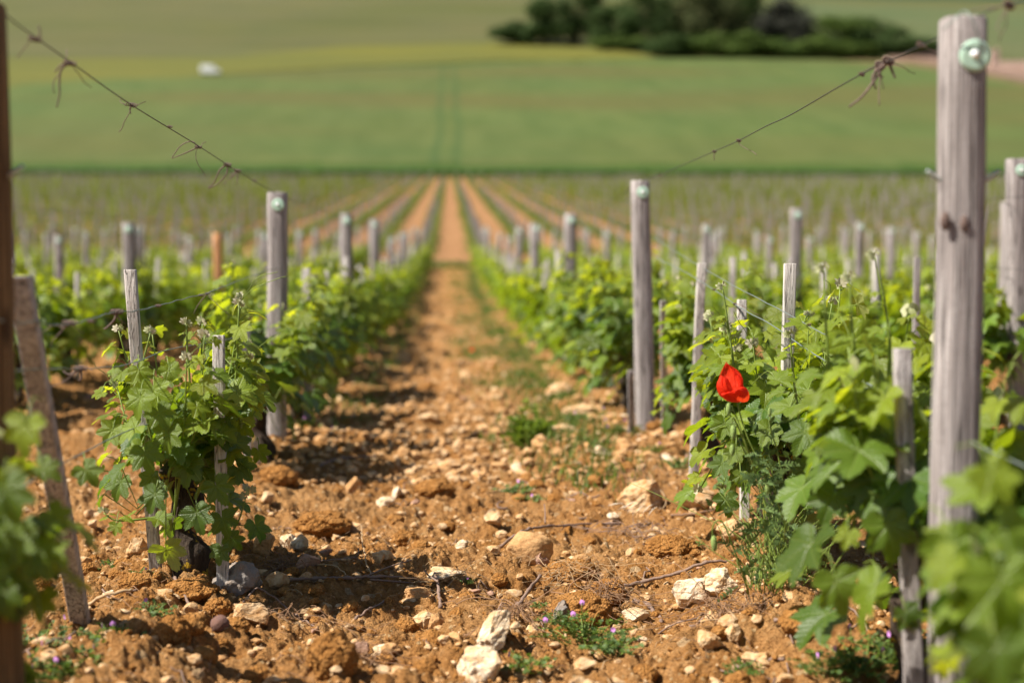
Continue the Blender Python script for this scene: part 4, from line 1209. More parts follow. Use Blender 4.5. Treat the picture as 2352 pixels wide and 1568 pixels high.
stake(gp(566, 4.8), at(566, 748, 4.8), .026, "blurred thin stake half hidden by leaves right of the lone left vine")
stake(gp(1806, 3.66), at(1814, 605, 3.62), .0320, "square topped pale stake standing out of the vine above and right of the poppy")
stake(gp(1712, 3.95), at(1704, 688, 3.99), .027, "pale stake directly behind the red poppy")
stake(gp(1594, 4.72), at(1612, 604, 4.66), .0305, "long pale stake left of the poppy with its foot in view")
stake(gp(1526, 5.6), at(1524, 690, 5.3), .024, "thin shaded stake just right of the slim post")
stake(gp(1450, 5.7), at(1448, 850, 5.6), .026, "short stub of a stake against the left side of the slim post", M_POST)
stake(gp(2112, 2.3), at(2073, 800, 2.36), .030, "grey brown stake left of the big near post", M_POST)
stake(gp(2104, 5.1), at(2106, 592, 5.1), .024, "thin blurred stake seen close left of the big near post", M_POST)
stake(gp(1683, 6.6), at(1683, 590, 6.6), .026, "thin blurred stake behind the vine tips left of the poppy")
stake(gp(705, 6.3), at(703, 616, 6.3), .036, "pale stake top showing just right of the second left post")
stake(gp(748, 7.4), at(748, 622, 7.4), .034, "small pale stake top a little further right of the second left post")
sp = []
for k in range(4):
    V, F = post_geo(.030 + .002 * k, .60 + .045 * k, (rng.normal(0, .02), rng.normal(0, .02)), 8, 8, 3, .97, seed=k, depth=.022, top_chamfer=.001)
    m = MB(); m.add(V, F); sp.append(m.build("vine_stake", M_STAKE))
nst = 0
for i, (y, x) in enumerate(spots[:270]):
    if y > 30 or rng.random() < .12: continue
    o = sp[nst] if nst < 4 else sp[nst % 4].copy()
    if nst >= 4: col.objects.link(o)
    xx, yy = x + rng.normal(0, .03), y + rng.uniform(.05, .25)
    o.location = (xx, yy, float(terrain(xx, yy))); o.rotation_euler = (rng.normal(0, .03), rng.normal(0, .03), rng.normal(0, .3)); nst += 1
    tag(o, "thin pale stake beside a blurred vine in the rows behind", "stake", "thin stakes of the rows behind")

# ------------------------------------------------------------------ wires
def wire(pts, rad, mat, label, kink=0.0, name="trellis_wire", seed=0):
    P = smooth_path(pts, 10)
    r = np.random.default_rng(seed)
    if kink:
        n = len(P); P[1:-1] += (np.convolve(r.normal(size=n), [.25, .5, .25], 'same')[1:-1, None] * kink) * np.array([.5, 0, 1])
    V, F, uv = tube(P, rad, 7); m = MB(); m.add(V, F, uv); o = m.build(name, mat)
    return tag(o, label, "wire", "trellis wires")
GR = lambda x, y, h: Vector((x, y, float(terrain(x, y)) + h))
LA = wire([at(-38, -20, 2.0), at(31, 50, 2.22), at(148, 133, 2.53), at(300, 240, 3.05), at(455, 335, 3.87), at(540, 390, 4.53), at(612, 432, 5.3), at(650, 452, 5.68), at(700, 470, 6.6), at(790, 502, 9.3)] + [GR(XL, 13, .93), GR(XL, 20, .93), GR(XL, 34, .93)],
          .0013, M_WIRE, "dark top wire hung with dried tendrils, running down to the second left post")
RA = wire([at(2420, -22, 1.95), at(2352, 2, 2.05), at(2280, 22, 2.14), at(2160, 85, 2.28), at(1975, 173, 2.76), at(1820, 262, 3.3), at(1760, 290, 3.55), at(1697, 323, 3.95), at(1645, 346, 4.25), at(1510, 404, 5.46), at(1460, 425, 5.9), at(1395, 465, 7.2), at(1310, 505, 9.4)] + [GR(XR, 13, .93), GR(XR, 20, .93), GR(XR, 34, .93)],
          .0013, M_WIRE, "dark top wire hung with dried tendrils, from the big post to the slim post")
LB = wire([at(-60, 730, 1.9), at(90, 742, 2.37), at(160, 745, 2.55), at(225, 728, 2.72), at(265, 715, 2.9), at(300, 716, 3.04), at(360, 702, 3.2), at(430, 684, 3.6), at(485, 670, 4.04), at(560, 640, 4.72), at(640, 616, 5.6), at(760, 600, 8)] + [GR(XL - .04, 13, .68), GR(XL - .04, 34, .68)],
          .00125, M_WIREG, "wavy upper catch wire passing in front of the slanting pale stake", .0018, seed=3)
LC = wire([at(-60, 858, 1.95), at(50, 850, 2.27), at(120, 846, 2.5), at(200, 846, 2.75), at(296, 836, 3.05), at(400, 800, 3.5), at(560, 770, 4.6), at(700, 720, 6.5)] + [GR(XL + .03, 13, .5), GR(XL + .03, 34, .5)],
          .00125, M_WIREG, "lower catch wire ending behind the lone left vine", .0014, seed=4)
LD = wire([at(-40, 1190, 2.1), at(95, 1090, 2.38), at(200, 1035, 2.7), at(290, 990, 3.05), at(400, 950, 3.5), at(600, 860, 5.0)], .0013, M_WIREG, "lowest wire crossing the leaves of the lone left vine", .001, seed=5)
RB = wire([at(1505, 590, 5.5), at(1600, 640, 4.6), at(1690, 700, 3.96), at(1770, 745, 3.55), at(1850, 800, 3.19), at(1930, 850, 2.9), at(2000, 885, 2.69), at(2110, 950, 2.42), at(2200, 1000, 2.22), at(2420, 1100, 1.9)], .0014, M_WIREG,
          "blue grey catch wire slanting across the right vines past the poppy's stake", .0008, seed=6)
RC = wire([at(1500, 545, 5.8), at(1600, 607, 4.8), at(1700, 663, 4.0), at(1800, 715, 3.40), at(1872, 756, 3.1), at(1960, 800, 2.8)], .0012, M_WIREG, "second catch wire ending in the leaves right of the square topped stake", .0008, seed=7)
for (x, s_) in ((XL, 0), (XR, 1)):
    pass
for k in (-3, -2, -1, 2, 3, 4):
    x = ROW0 + k * ROWS
    ys = [y for y in (4.0, 5.82, 9.44, 13.06, 16.7, 20.3, 27.5, 34.0)]
    for hh, nm in ((.95, "top"), (.66, "catch")):
        wire([GR(x, y, hh) for y in ys], .0012, M_WIRE, "thin blurred %s wire of the row %s" % (nm, {-3: "at the far left", -2: "third from the path on the left", -1: "second from the path on the left", 2: "second from the path on the right", 3: "third from the path on the right", 4: "at the far right"}[k]), seed=k + 20)

def tendril(wire_ob, cx, cy, Y, knot=1.0, tails=(), curls=0, seed=0):
    """remains of last year's tendrils wound round the wire"""
    r = random.Random(seed); m = MB(); c = at(cx, cy, Y); knot *= .72
    pts = []
    for i in range(26):
        a = i * 1.05; pts.append(c + Vector((.004 * knot * math.cos(a) + (i / 26 - .5) * .012 * knot, (i / 26 - .5) * .02 * knot, .004 * knot * math.sin(a))))
    V, F, uv = tube(smooth_path(pts, 2), .0013 * knot, 5); m.add(V, F, uv)
    curls = min(curls, 3)
    for i in range(curls):
        p = c.copy(); v = Vector((r.uniform(-1, 1), r.uniform(-1, 1), r.uniform(-1.2, .3))) * .006; P = [p.copy()]
        for _ in range(6):
            p = p + v; v = v + Vector((r.uniform(-1, 1), r.uniform(-1, 1), r.uniform(-1, .8))) * .005; P.append(p.copy())
        V, F, uv = tube(smooth_path(P, 3), .0009, 4); m.add(V, F, uv)
    for tl in tails:
        P = [c] + [at(a, b, Y) for a, b in tl]
        V, F, uv = tube(smooth_path(P, 5), np.linspace(.0022, .0013, 5 * (len(P) - 1) + 1) * min(1.4, knot), 5); m.add(V, F, uv)
    o = m.build("dried_tendril", M_TENDRIL, wire_ob)
    return o
tendril(LA, 80, 90, 2.35, 1.3, [[(92, 80), (88, 58)]], 1, 1)
tendril(LA, 160, 145, 2.56, 1.4, [[(140, 160), (136, 195), (137, 215), (130, 247)], [(140, 150), (126, 166)]], 3, 2)
tendril(LA, 304, 241, 3.06, 1.2, [[(298, 250), (300, 262)], [(292, 236), (288, 244)]], 3, 3)
tendril(LA, 390, 291, 3.44, .8, [], 0, 4)
tendril(LA, 455, 338, 3.87, 1.2, [[(440, 325), (415, 335), (395, 362)], [(425, 352), (395, 364)]], 2, 5)
tendril(LA, 522, 378, 4.35, 1.6, [[(505, 390), (492, 418), (478, 432)], [(520, 400), (500, 422), (480, 433)]], 3, 6)
tendril(LA, 546, 392, 4.6, 1.4, [[(540, 400), (528, 412)], [(546, 405), (544, 425)]], 2, 7)
tendril(LA, 585, 415, 5.0, 1.0, [], 0, 8)
tendril(RA, 1697, 323, 3.95, 1.2, [[(1697, 330)]], 1, 9)
tendril(RA, 1641, 348, 4.28, 1.1, [[(1640, 358), (1640, 368)]], 0, 10)
tendril(RA, 1516, 402, 5.4, 1.2, [], 0, 11)
tendril(RA, 1980, 171, 2.74, 1.1, [], 0, 12)
tendril(RA, 2040, 140, 2.58, 2.2, [[(2025, 160), (2005, 190), (1980, 222), (1950, 246)], [(2020, 165), (2028, 180)], [(2050, 165), (2056, 180)], [(2005, 175), (2012, 205)]], 6, 13)
tendril(RA, 2022, 150, 2.62, 2.0, [[(2010, 165), (2012, 185)]], 5, 14)
tendril(RA, 2115, 104, 2.4, 1.4, [], 1, 15)
tendril(RA, 2318, 12, 2.1, 1.8, [], 5, 16)
tendril(LB, 268, 716, 2.9, 1.6, [[(262, 735), (245, 752), (238, 755)]], 4, 17)
tendril(LB, 160, 742, 2.55, 1.6, [[(150, 750), (138, 752)]], 5, 18)
tendril(LB, 210, 738, 2.68, 1.0, [], 0, 19)
tendril(LB, 363, 702, 3.2, .9, [], 0, 20)
tendril(LB, 462, 678, 3.9, 1.0, [], 0, 21)
tendril(LB, 476, 674, 4.0, 1.0, [[(455, 700), (445, 720)]], 2, 22)
tendril(LC, 184, 846, 2.7, 1.6, [[(186, 870), (180, 872)], [(160, 860), (145, 852)]], 5, 23)
tendril(RB, 1688, 698, 3.97, 1.0, [[(1700, 715), (1694, 730)]], 2, 24)
tendril(RB, 1640, 665, 4.2, .9, [], 0, 25)
tendril(RC, 1858, 745, 3.15, 1.0, [], 0, 26)

# ------------------------------------------------------------------ dead canes, straw and root tangles on the soil
def cane(pts, r0, r1, label, mat=None, lift=.006, sides=(), name="dead_cane", knots=True, cat="twig"):
    P = []
    for p in pts:
        g = G(p[0], p[1], True); g.z += lift * .5 + (p[2] * PXM(g.y) if len(p) > 2 else 0); P.append(g)
    S = smooth_path(P, 7); n = len(S); r = random.Random(int(pts[0][0]))
    rad = np.linspace(r0, r1, n)
    if knots: rad = rad * (1 + .45 * (np.arange(n) % 7 == 0))
    S = S + np.array([[r.gauss(0, .0012) for _ in range(3)] for _ in range(n)])
    o0 = Vector(S[0]); m = MB(); V, F, uv = tube(S - np.array(o0[:]), rad, 8); m.add(V, F, uv)
    for sd in sides:
        Q = []
        for p in sd:
            g = G(p[0], p[1], True); g.z += lift + (p[2] * PXM(g.y) if len(p) > 2 else 0); Q.append(g - o0)
        V, F, uv = tube(smooth_path(Q, 5), np.linspace(r1 * .9, r1 * .6, 5 * (len(Q) - 1) + 1), 6); m.add(V, F, uv)
    o = m.build(name, mat or M_TWIG); o.location = o0
    return tag(o, label, cat, "dead twigs on the soil")
cane([(1150, 1262), (1180, 1258, 20), (1215, 1252, 34), (1260, 1240, 30), (1300, 1222, 14), (1350, 1212, 6), (1425, 1208)], .0042, .0025, "curved knobbly dead cane lying over the orange brown stone", sides=[[(1252, 1242, 32), (1252, 1230, 50), (1250, 1222, 56)], [(1300, 1222, 14), (1290, 1228, 4)]])
cane([(640, 1345, 6), (720, 1343, 8), (800, 1340, 6), (870, 1338, 6), (955, 1336)], .0045, .0028, "long straight dead cane lying in the shade right of the lone vine", sides=[[(830, 1340, 6), (890, 1322, 10), (945, 1300, 6)], [(850, 1342), (900, 1350, 4), (950, 1345)]])
cane([(1418, 1360), (1480, 1350, 6), (1560, 1328, 8), (1620, 1308, 8), (1700, 1298, 4)], .0045, .0032, "dark dead cane lying behind the broad white stone")
cane([(735, 1070), (790, 1062, 6), (866, 1056, 4)], .006, .004, "blurred dead branch in the shade of the left row")
cane([(1190, 1395, 0), (1215, 1370, 12), (1240, 1345, 20)], .0048, .0036, "short thick dead cane leaning on the crumbly clod", M_TWIG)
cane([(1012, 1400), (1008, 1376, 16), (1000, 1358, 34)], .004, .0028, "small knotted twig standing up in the bottom middle", sides=[[(1006, 1372, 22), (985, 1366, 34), (975, 1360, 44)]])
cane([(205, 1398), (250, 1380, 6), (305, 1362, 2)], .0042, .003, "pale dead twig left of the slanting stake's foot", M_STRAW)
cane([(402, 1345, 16), (420, 1370, 10), (438, 1400)], .0034, .003, "short dark twig in front of the lone vine's soil heap")
cane([(872, 1340), (850, 1322, 4), (838, 1290, 10), (832, 1262, 22), (830, 1240, 34)], .0022, .0012, "pale curling straw standing in the middle of the path", M_STRAW, knots=False)
cane([(818, 1428), (850, 1408, 2), (882, 1388, 4)], .003, .0024, "short brown twig below the long straight cane")
cane([(1455, 1385), (1490, 1400, 4), (1522, 1430)], .005, .005, "broken brown cane between the two white stones")
cane([(1500, 1190), (1530, 1165, 8), (1490, 1120, 22)], .002, .0012, "thin pale twig crossing behind the cream boulder", M_STRAW, knots=False)
cane([(1690, 1548), (1740, 1532, 4), (1800, 1518)], .005, .003, "blurred dead cane at the bottom right of the path", M_TWIG)
cane([(1780, 1432, 4), (1820, 1448, 4), (1866, 1462)], .004, .003, "forked dead twig right of the cream lumps", sides=[[(1800, 1440, 4), (1812, 1470, 2), (1822, 1492)]])
cane([(1540, 1192), (1600, 1186, 4), (1660, 1172, 4)], .0036, .0026, "reddish dead twig in front of the two cream boulders", M_CANE)
cane([(725, 1300), (770, 1318, 3), (812, 1338)], .002, .0013, "thin tan straw beside the pinkish brown stone", M_STRAW, knots=False)
cane([(1300, 1480), (1296, 1450, 12)], .003, .003, "short blurred stalk in the bottom weeds", M_STRAW, knots=False)
cane([(560, 1388), (600, 1375, 6), (680, 1420, 4), (730, 1450)], .0022, .0016, "thin dark twig running from the grey rock toward the path")
cane([(820, 1288, 4), (760, 1290, 2), (700, 1300)], .002, .0014, "thin dark stem in the shade behind the long cane")

def tangle(px, py, w, h, n, label, mat, seed, rad=.0009):
    g = G(px, py + h * .3); s = PXM(g.y); r = random.Random(seed); m = MB()
    for i in range(n):
        p = Vector((r.gauss(0, .28) * w * s, r.gauss(0, .2) * w * s, r.random() * h * s * .6))
        v = Vector((r.uniform(-1, 1), r.uniform(-1, 1), r.uniform(-.3, .9))) * .012; P = [p.copy()]
        for _ in range(r.randint(4, 9)):
            p = p + v; v = v + Vector((r.uniform(-1, 1), r.uniform(-1, 1), r.uniform(-1.3, .5))) * .008; p.z = max(p.z, -.004); P.append(p.copy())
        V, F, uv = tube(smooth_path(P, 3), rad * r.uniform(.5, 1.5), 4); m.add(V, F, uv)
    o = m.build("root_tangle", mat); o.location = g
    return tag(o, label, "root tangle", "dry tangles on the soil")
tangle(1330, 1310, 150, 60, 60, "pale dry straw tangle arching over the crumbly clod", M_STRAW, 1, .0006)
tangle(1380, 1360, 90, 70, 70, "brown dry root tangle hanging down the crumbly clod", M_ROOT, 2)
tangle(655, 1300, 130, 50, 90, "dark root tangle beside the pinkish brown stone", M_ROOT, 3)
tangle(1655, 1405, 110, 60, 80, "brown root tangle in front of the white slab", M_ROOT, 4)
tangle(1195, 1400, 70, 60, 50, "fine root tangle left of the crumbly clod", M_ROOT, 5)
tangle(1475, 1100, 150, 50, 40, "blurred root tangle behind the cream boulder", M_ROOT, 6)
tangle(1060, 1322, 50, 44, 40, "small dry tuft of roots beside the long thin white stone", M_STRAW, 7, .0006)
tangle(640, 1410, 110, 30, 34, "thin roots strewn in front of the cream angular rock", M_ROOT, 8, .0006)
tangle(830, 1500, 90, 40, 46, "brown root hairs right of the large dark clod", M_ROOT, 9, .0006)
tangle(1480, 1215, 160, 30, 44, "dry stems strewn before the pale dry leaves", M_TWIG, 10, .0007)
tangle(1760, 1385, 90, 50, 40, "reddish dry stalks at the poppy's foot", M_CANE, 11, .0008)
# short dead roots, stalks and straw strewn everywhere
def litter(n, label, name, mat, seed, rad, l0, l1):
    r = random.Random(seed); m = MB()
    for i in range(n):
        y = 2.2 * (8.0 / 2.2) ** (r.random() ** .8); x = r.uniform(-.36, .38) * y; l = r.uniform(l0, l1) / 5
        a = r.uniform(0, 6.28); P = []
        for k in range(6):
            P.append((x, y, float(terrain(x, y, True)) + .003 + r.random() * .008)); a += r.gauss(0, .5); x += math.cos(a) * l; y += math.sin(a) * l
        V, F, uv = tube(P, rad * r.uniform(.5, 1.4), 4); m.add(V, F, uv)
    return tag(m.build(name, mat), label, name.replace('_', ' '), kind="stuff")
litter(520, "thin brown dead roots strewn over the soil", "dead_roots", M_ROOT, 1, .0008, .03, .11)
litter(220, "short pale straw strewn over the soil", "loose_straw", M_STRAW, 2, .0009, .03, .10)
litter(120, "broken bits of dead cane strewn over the soil", "cane_litter", M_TWIG, 3, .0022, .04, .13)
# pale dead grass leaves
m = MB(); g = G(1445, 1190)
for i, (dx, dy, ang) in enumerate([(-50, 30, 10), (-30, 18, 25), (-5, 12, 50), (15, 6, 60), (30, 10, 48), (-15, 20, 40), (42, 2, 55)]):
    a = R(ang); l = 40 * PXM(g.y); b = Vector((dx, 0, dy)) * PXM(g.y)
    P = [b, b + Vector((math.cos(a), 0, math.sin(a))) * l * .5 + Vector((0, -.01, .004)), b + Vector((math.cos(a), -.1, math.sin(a) * .8)) * l]
    V, F, uv = tube(smooth_path(P, 4), [.0003, .0009, .0013, .0014, .0013, .001, .0008, .0006, .0002], 6); V[:, 1] = V[:, 1]; m.add(V, F, uv)
o = m.build("dead_grass", simple("bleached_leaf", (.78, .68, .54), .7)); o.location = g
tag(o, "bleached dry grass leaves lying on the soil behind the curved cane", "dead grass")

# ------------------------------------------------------------------ the red poppy
C3 = lambda cx, cy: ((2650 + cx * .67) / 1.7415, (1350 + cy * .67) / 1.7415)
PY = 3.08
pop = empty("poppy_plant", tuple(G(1790, 1355)))
tag(pop, "red poppy in flower with hairy buds, growing before the right vine", "poppy")
def pp(cx, cy, Y=PY): 
    a, b = C3(cx, cy); return at(a, b, Y) - Vector(pop.location)
def stem(pts, r0, r1, k=7, name="stem"):
    P = smooth_path([pp(*p) for p in pts], 7); m = MB(); V, F, uv = tube(P, np.linspace(r0, r1, len(P)), k)
    m.add(V, F, uv)
    r = random.Random(int(pts[-1][0]))
    for i in range(2, len(P) - 1, 1):      # fine hairs
        for _ in range(3):
            a = r.uniform(0, 6.28); d = Vector((math.cos(a), math.sin(a) * .5, r.uniform(-.2, .3))) * .005
            V, F, uv = tube([Vector(P[i]), Vector(P[i]) + d], .00022, 3, cap=False); m.add(V, F, uv)
    return m.build(name, M_STEM, pop), P
def bud(c, up, s, par=None):
    V, F = ICO[3]; V = V.copy(); V = V * [.42, .42, 1.0] * (1 - .14 * V[:, 2:3])
    V[:, :2] *= (1 - .06 * (np.abs(np.arctan2(V[:, 0:1], V[:, 1:2])) < .2))
    q = Vector(up).to_track_quat('Z', 'Y').to_matrix(); W = V * s @ np.array(q).T + np.array(c[:])
    m = MB(); m.add(W, F)
    r = random.Random(5)
    for _ in range(60):
        v = Vector(W[r.randrange(len(W))]); d = (v - Vector(c)).normalized() * .004
        A, Fa, uv = tube([v, v + d], .00022, 3, cap=False); m.add(A, Fa, uv)
    return m.build("flower_bud", M_BUD, par or pop)
st_main, Pm = stem([(705, 1510), (712, 1380), (700, 1200), (735, 1060, PY - .02), (690, 900, PY - .02), (600, 780, PY), (520, 620, PY), (485, 530, PY), (462, 450, PY), (445, 385, PY)], .0026, .0013, name="flower_stem")
for pts, bc, up, sz in (
    ([(700, 1480), (640, 1100), (560, 820), (480, 600, 3.05), (425, 480, 3.03), (415, 505, 3.03), (420, 540, 3.03)], (424, 568, 3.03), (0.05, 0, -1), .016),
    ([(690, 1450), (610, 1080), (600, 900), (530, 760, 3.05), (450, 600, 3.03), (418, 590, 3.03), (415, 640, 3.03)], (416, 676, 3.03), (0, 0, -1), .013),
    ([(560, 800), (500, 640, 3.05), (440, 470, 3.05), (400, 395, 3.05), (390, 405, 3.05)], (394, 432, 3.05), (0, 0, -1), .014),
    ([(715, 1300), (730, 1120, 3.03), (680, 960, 3.01), (650, 780, 3.01), (630, 800, 3.01), (628, 860, 3.01)], (628, 898, 3.01), (0, 0, -1), .015),
    ([(520, 1560), (490, 1440, 3.03), (430, 1270, 3.01), (370, 1120, 3.00), (330, 1090, 3.00), (300, 1130, 3.00), (300, 1195, 3.00)], (309, 1232, 3.00), (.1, 0, -1), .017),
    ([(780, 1500), (800, 1400, 3.01), (790, 1290, 2.99), (815, 1262, 2.99), (825, 1285, 2.99)], (836, 1315, 2.99), (.3, 0, -1), .016),
    ([(700, 1500), (760, 1280), (740, 1000), (690, 700), (650, 560), (640, 470)], (640, 440), (0, 0, 1), .010)):
    s_, _ = stem(pts, .0022, .0010); 
    bud(pp(*bc), up, sz, s_)
def feather(base, d, length, par_mb, r, age):
    """narrow pinnate leaf"""
    d = Vector(d).normalized(); sid = d.cross(Vector((.2, -1, .3))).normalized(); nn = sid.cross(d)
    pts = [base + d * length * t + Vector((0, 0, -.25 * length * t * t)) for t in np.linspace(0, 1, 7)]
    def blade(p0, dv, l, w):
        sd = dv.cross(nn).normalized() * w
        V = [p0 - sd * .3, p0 + sd * .3, p0 + dv * l * .5 + sd, p0 + dv * l * .5 - sd, p0 + dv * l, p0 + dv * l * .99]
        par_mb.add([v[:] for v in V], [np.array([[0, 1, 2, 3]]), np.array([[3, 2, 4]])], None, (age, r.random(), 0))
    for i in range(1, 7):
        blade(pts[i - 1], (pts[i] - pts[i - 1]).normalized(), length / 5, .0019)
        if i > 1:
            for sg in (-1, 1): blade(pts[i], (d * .8 + sid * sg * .8 + Vector((0, 0, r.uniform(-.2, .3)))).normalized(), length * .30 * (1.2 - i / 7), .0022)
r = random.Random(4); fm = MB()
for k in range(230):
    cy = r.uniform(700, 1500) if k > 30 else r.uniform(520, 900); wx = 60 + (cy - 600) * .10
    cx = 650 + (cy - 900) * .12 + r.gauss(0, 1) * wx * .8
    b = pp(cx, cy, PY + r.uniform(-.10, .08))
    feather(b, (r.uniform(-1, 1), r.uniform(-1, .4), r.uniform(-.2, 1.1)), r.uniform(.022, .055), fm, r, r.random() * .6)
for cx, cy, dx, dz, l in ((305, 1030, -.5, 1, .04), (330, 1060, .8, .6, .05), (470, 1230, .3, 1, .07), (495, 1300, .3, 1, .08), (440, 1250, -.9, .6, .05), (400, 1180, .5, .8, .05), (600, 1160, -.8, .4, .05), (520, 1240, -1, -.1, .04), (455, 1480, -.9, -.3, .05), (490, 1400, .5, .9, .05), (590, 1180, .2, 1, .05)):
    feather(pp(cx, cy, 3.0), (dx, -.3, dz), l, fm, r, .35)
fm.build("foliage", M_POPLEAF, pop)
# low stems around its foot
gm = MB()
for k in range(120):
    b = pp(r.gauss(720, 90), r.uniform(1440, 1530), PY + r.uniform(-.1, .1)); v = Vector((r.gauss(0, .4), r.gauss(0, .4), 1)) * .018; P = [b]
    for _ in range(r.randint(3, 12)): P.append(P[-1] + v); v = v + Vector((r.gauss(0, .005), r.gauss(0, .005), 0))
    V, F, uv = tube(smooth_path(P, 2), np.linspace(.0014, .0006, 2 * (len(P) - 1) + 1), 4); gm.add(V, F, uv)
gm.build("low_stems", M_STEM, pop)

# petals: sheets swept from the flower's foot, pushed out in depth like a cup
flower = empty("flower_head", (0, 0, 0)); flower.parent = pop
base = pp(440, 378)
def petal(outline_l, outline_r, depth, bulge, seed, curl=.0):
    """outline_l / outline_r: sighted edge points from foot to tip; depth at the rim"""
    n, mm = 18, 22
    L_ = smooth_path([pp(*p) for p in outline_l], 6); R_ = smooth_path([pp(*p) for p in outline_r], 6)
    def rs(P): 
        P = np.asarray(P); a = np.concatenate([[0], np.cumsum(np.linalg.norm(np.diff(P, axis=0), axis=1))]); a /= a[-1]
        return np.stack([np.interp(np.linspace(0, 1, n), a, P[:, c]) for c in range(3)], -1)
    L_, R_ = rs(L_), rs(R_)
    t = np.linspace(0, 1, n)[:, None]; s = np.linspace(0, 1, mm)[None]
    V = L_[:, None] * (1 - s[..., None]) + R_[:, None] * s[..., None]
    prof = np.sin(np.pi * s) ** .8
    dep = depth * t ** 1.2 + bulge * np.sin(np.pi * np.clip(t, 0, 1) * .85) * prof
    cr = .0075 * (vnoise(s * 13 + seed * 7 + 0 * t, t * 2.5 + seed, seed) - .5) * (t ** .5) + .0085 * (vnoise(s * 5 + seed, t * 4 + seed * 3, seed + 9) - .5) * t
    rim = .004 * np.sin(s * 17 + seed) * t ** 4
    V[..., 1] += dep + cr + rim
    V[..., 2] += rim * .7
    uv = np.zeros((n, mm, 3)); uv[..., 0] = s; uv[..., 1] = t
    m = MB(); m.add(V.reshape(-1, 3), grid_faces(n, mm), uv.reshape(-1, 3))
    return m.build("petal", M_POPPY, flower)
petal([(436, 380), (380, 340), (345, 285), (345, 245), (372, 195), (398, 160)], [(446, 380), (470, 340), (480, 285), (482, 240), (462, 200), (402, 158)], .030, .012, 1)
petal([(432, 382), (375, 365), (340, 345), (322, 300), (324, 270), (350, 232)], [(444, 380), (430, 350), (420, 310), (405, 275), (385, 240), (352, 230)], -.004, -.022, 2)
petal([(438, 384), (390, 380), (345, 345), (345, 330), (380, 318), (410, 312)], [(448, 384), (500, 380), (514, 345), (500, 305), (470, 290), (412, 308)], -.030, -.016, 3)
petal([(440, 380), (452, 350), (455, 310), (450, 260), (440, 230), (430, 200)], [(448, 382), (480, 350), (490, 320), (484, 280), (480, 240), (432, 198)], .012, -.006, 4)
V, F = ICO[2]; m = MB(); m.add(V * .0065 + np.array((base + Vector((-.004, .004, .012)))[:]), F); m.build("seed_pod", M_CLUSTER, flower)

# far second poppy in the path grass
g = G(1083, 838); o = empty("small_poppy", g); tag(o, "tiny blurred orange red poppy in the grass of the path", "poppy")
m = MB(); V, F, uv = tube([(0, 0, 0), (.004, 0, .05), (0, 0, .09)], .0015, 5); m.add(V, F); m.build("stem", M_STEM, o)
for k in range(4):
    a = k * 1.57; m = MB(); u_, v_ = np.meshgrid(np.linspace(-1, 1, 7), np.linspace(0, 1, 6))
    th = a + u_ * .8; rr = .022 * v_; V = np.stack([rr * np.cos(th), rr * np.sin(th), .09 + .02 * v_ ** 1.5], -1).reshape(-1, 3)
    uv = np.stack([u_, v_, u_ * 0], -1).reshape(-1, 3); m.add(V, grid_faces(6, 7), uv); m.build("petal", M_POPPY, o)

# ------------------------------------------------------------------ weeds and grass
def weed(seed, rad, h, n, flowers=4, age=.3, lsz=.010, upright=False):
    r = random.Random(seed); o = empty("weed", (0, 0, 0)); st = random.getstate(); random.seed(seed)
    A = MB()
    for i in range(n):
        a = r.uniform(0, 6.28); d = r.random() ** .7 * rad
        e = Vector((math.cos(a) * d, math.sin(a) * d, h * r.uniform(.25, 1) * (1 - .5 * d / rad)))
        b = Vector((e.x * .3, e.y * .3, -.004)); mid = (b + e) / 2 + Vector((0, 0, h * .15))
        P = smooth_path([b, mid, e], 3); V, F, uv = tube(P, .0007, 4, cap=False); A.add(V, F, uv, mi=1)
        for p in P[1:]:
            for _ in range(2 if not upright else 3):
                o_ = Vector((r.uniform(-1, 1), r.uniform(-1, 1), r.uniform(-.2, .6 if not upright else 1.5))).normalized()
                put_leaf(A, LEAF_WEED, Vector(p) + o_ * lsz * .4, o_, Vector((r.uniform(-.5, .5), -.4, 1)), lsz * r.uniform(.6, 1.3), (max(0, min(1, r.gauss(age, .25))), r.random(), 0))
    A.build("foliage", [M_WEED, M_STEM], o)
    for i in range(flowers):
        a = r.uniform(0, 6.28); d = r.uniform(.2, .9) * rad; c = Vector((math.cos(a) * d, math.sin(a) * d, h * r.uniform(.7, 1.15)))
        m = MB()
        for k in range(5):
            t_ = k * 1.2566; dd = Vector((math.cos(t_), -.3, math.sin(t_))) * .0048; pe = Vector((-math.sin(t_), 0, math.cos(t_))) * .0026
            m.add([c[:], (c + dd * .7 - pe)[:], (c + dd)[:], (c + dd * .7 + pe)[:]], np.array([[0, 1, 2, 3]]))
        V, F, uv = tube([c, c - Vector((0, -.001, h * .5))], .0005, 4); m.add(V, F, mi=1)
        m.build("flower", [M_VIOLET, M_STEM], o)
    random.setstate(st)
    return o
def slim_leaf(seed):
    V = []; r = np.random.default_rng(seed)
    for a in (-70, -35, 0, 35, 70):
        t = R(a); d = np.array([math.sin(t), math.cos(t), .15]); p = np.array([math.cos(t), -math.sin(t), 0]) * .16
        l = 1 - abs(a) / 200
        V += [[0, 0, 0], d * l * .6 - p, d * l, d * l * .6 + p]
    V = np.array([list(map(float, v)) for v in V]); F = np.arange(20).reshape(5, 4); return V, [F], V * 0
LEAF_WEED = [slim_leaf(1)]
wp = [weed(1, .065, .040, 20, 1, .3, .0075), weed(2, .095, .045, 30, 3, .25, .0075), weed(3, .055, .025, 14, 1, .4, .007), weed(4, .06, .13, 30, 0, 1.0, .013, True)]
wu = [False] * 4
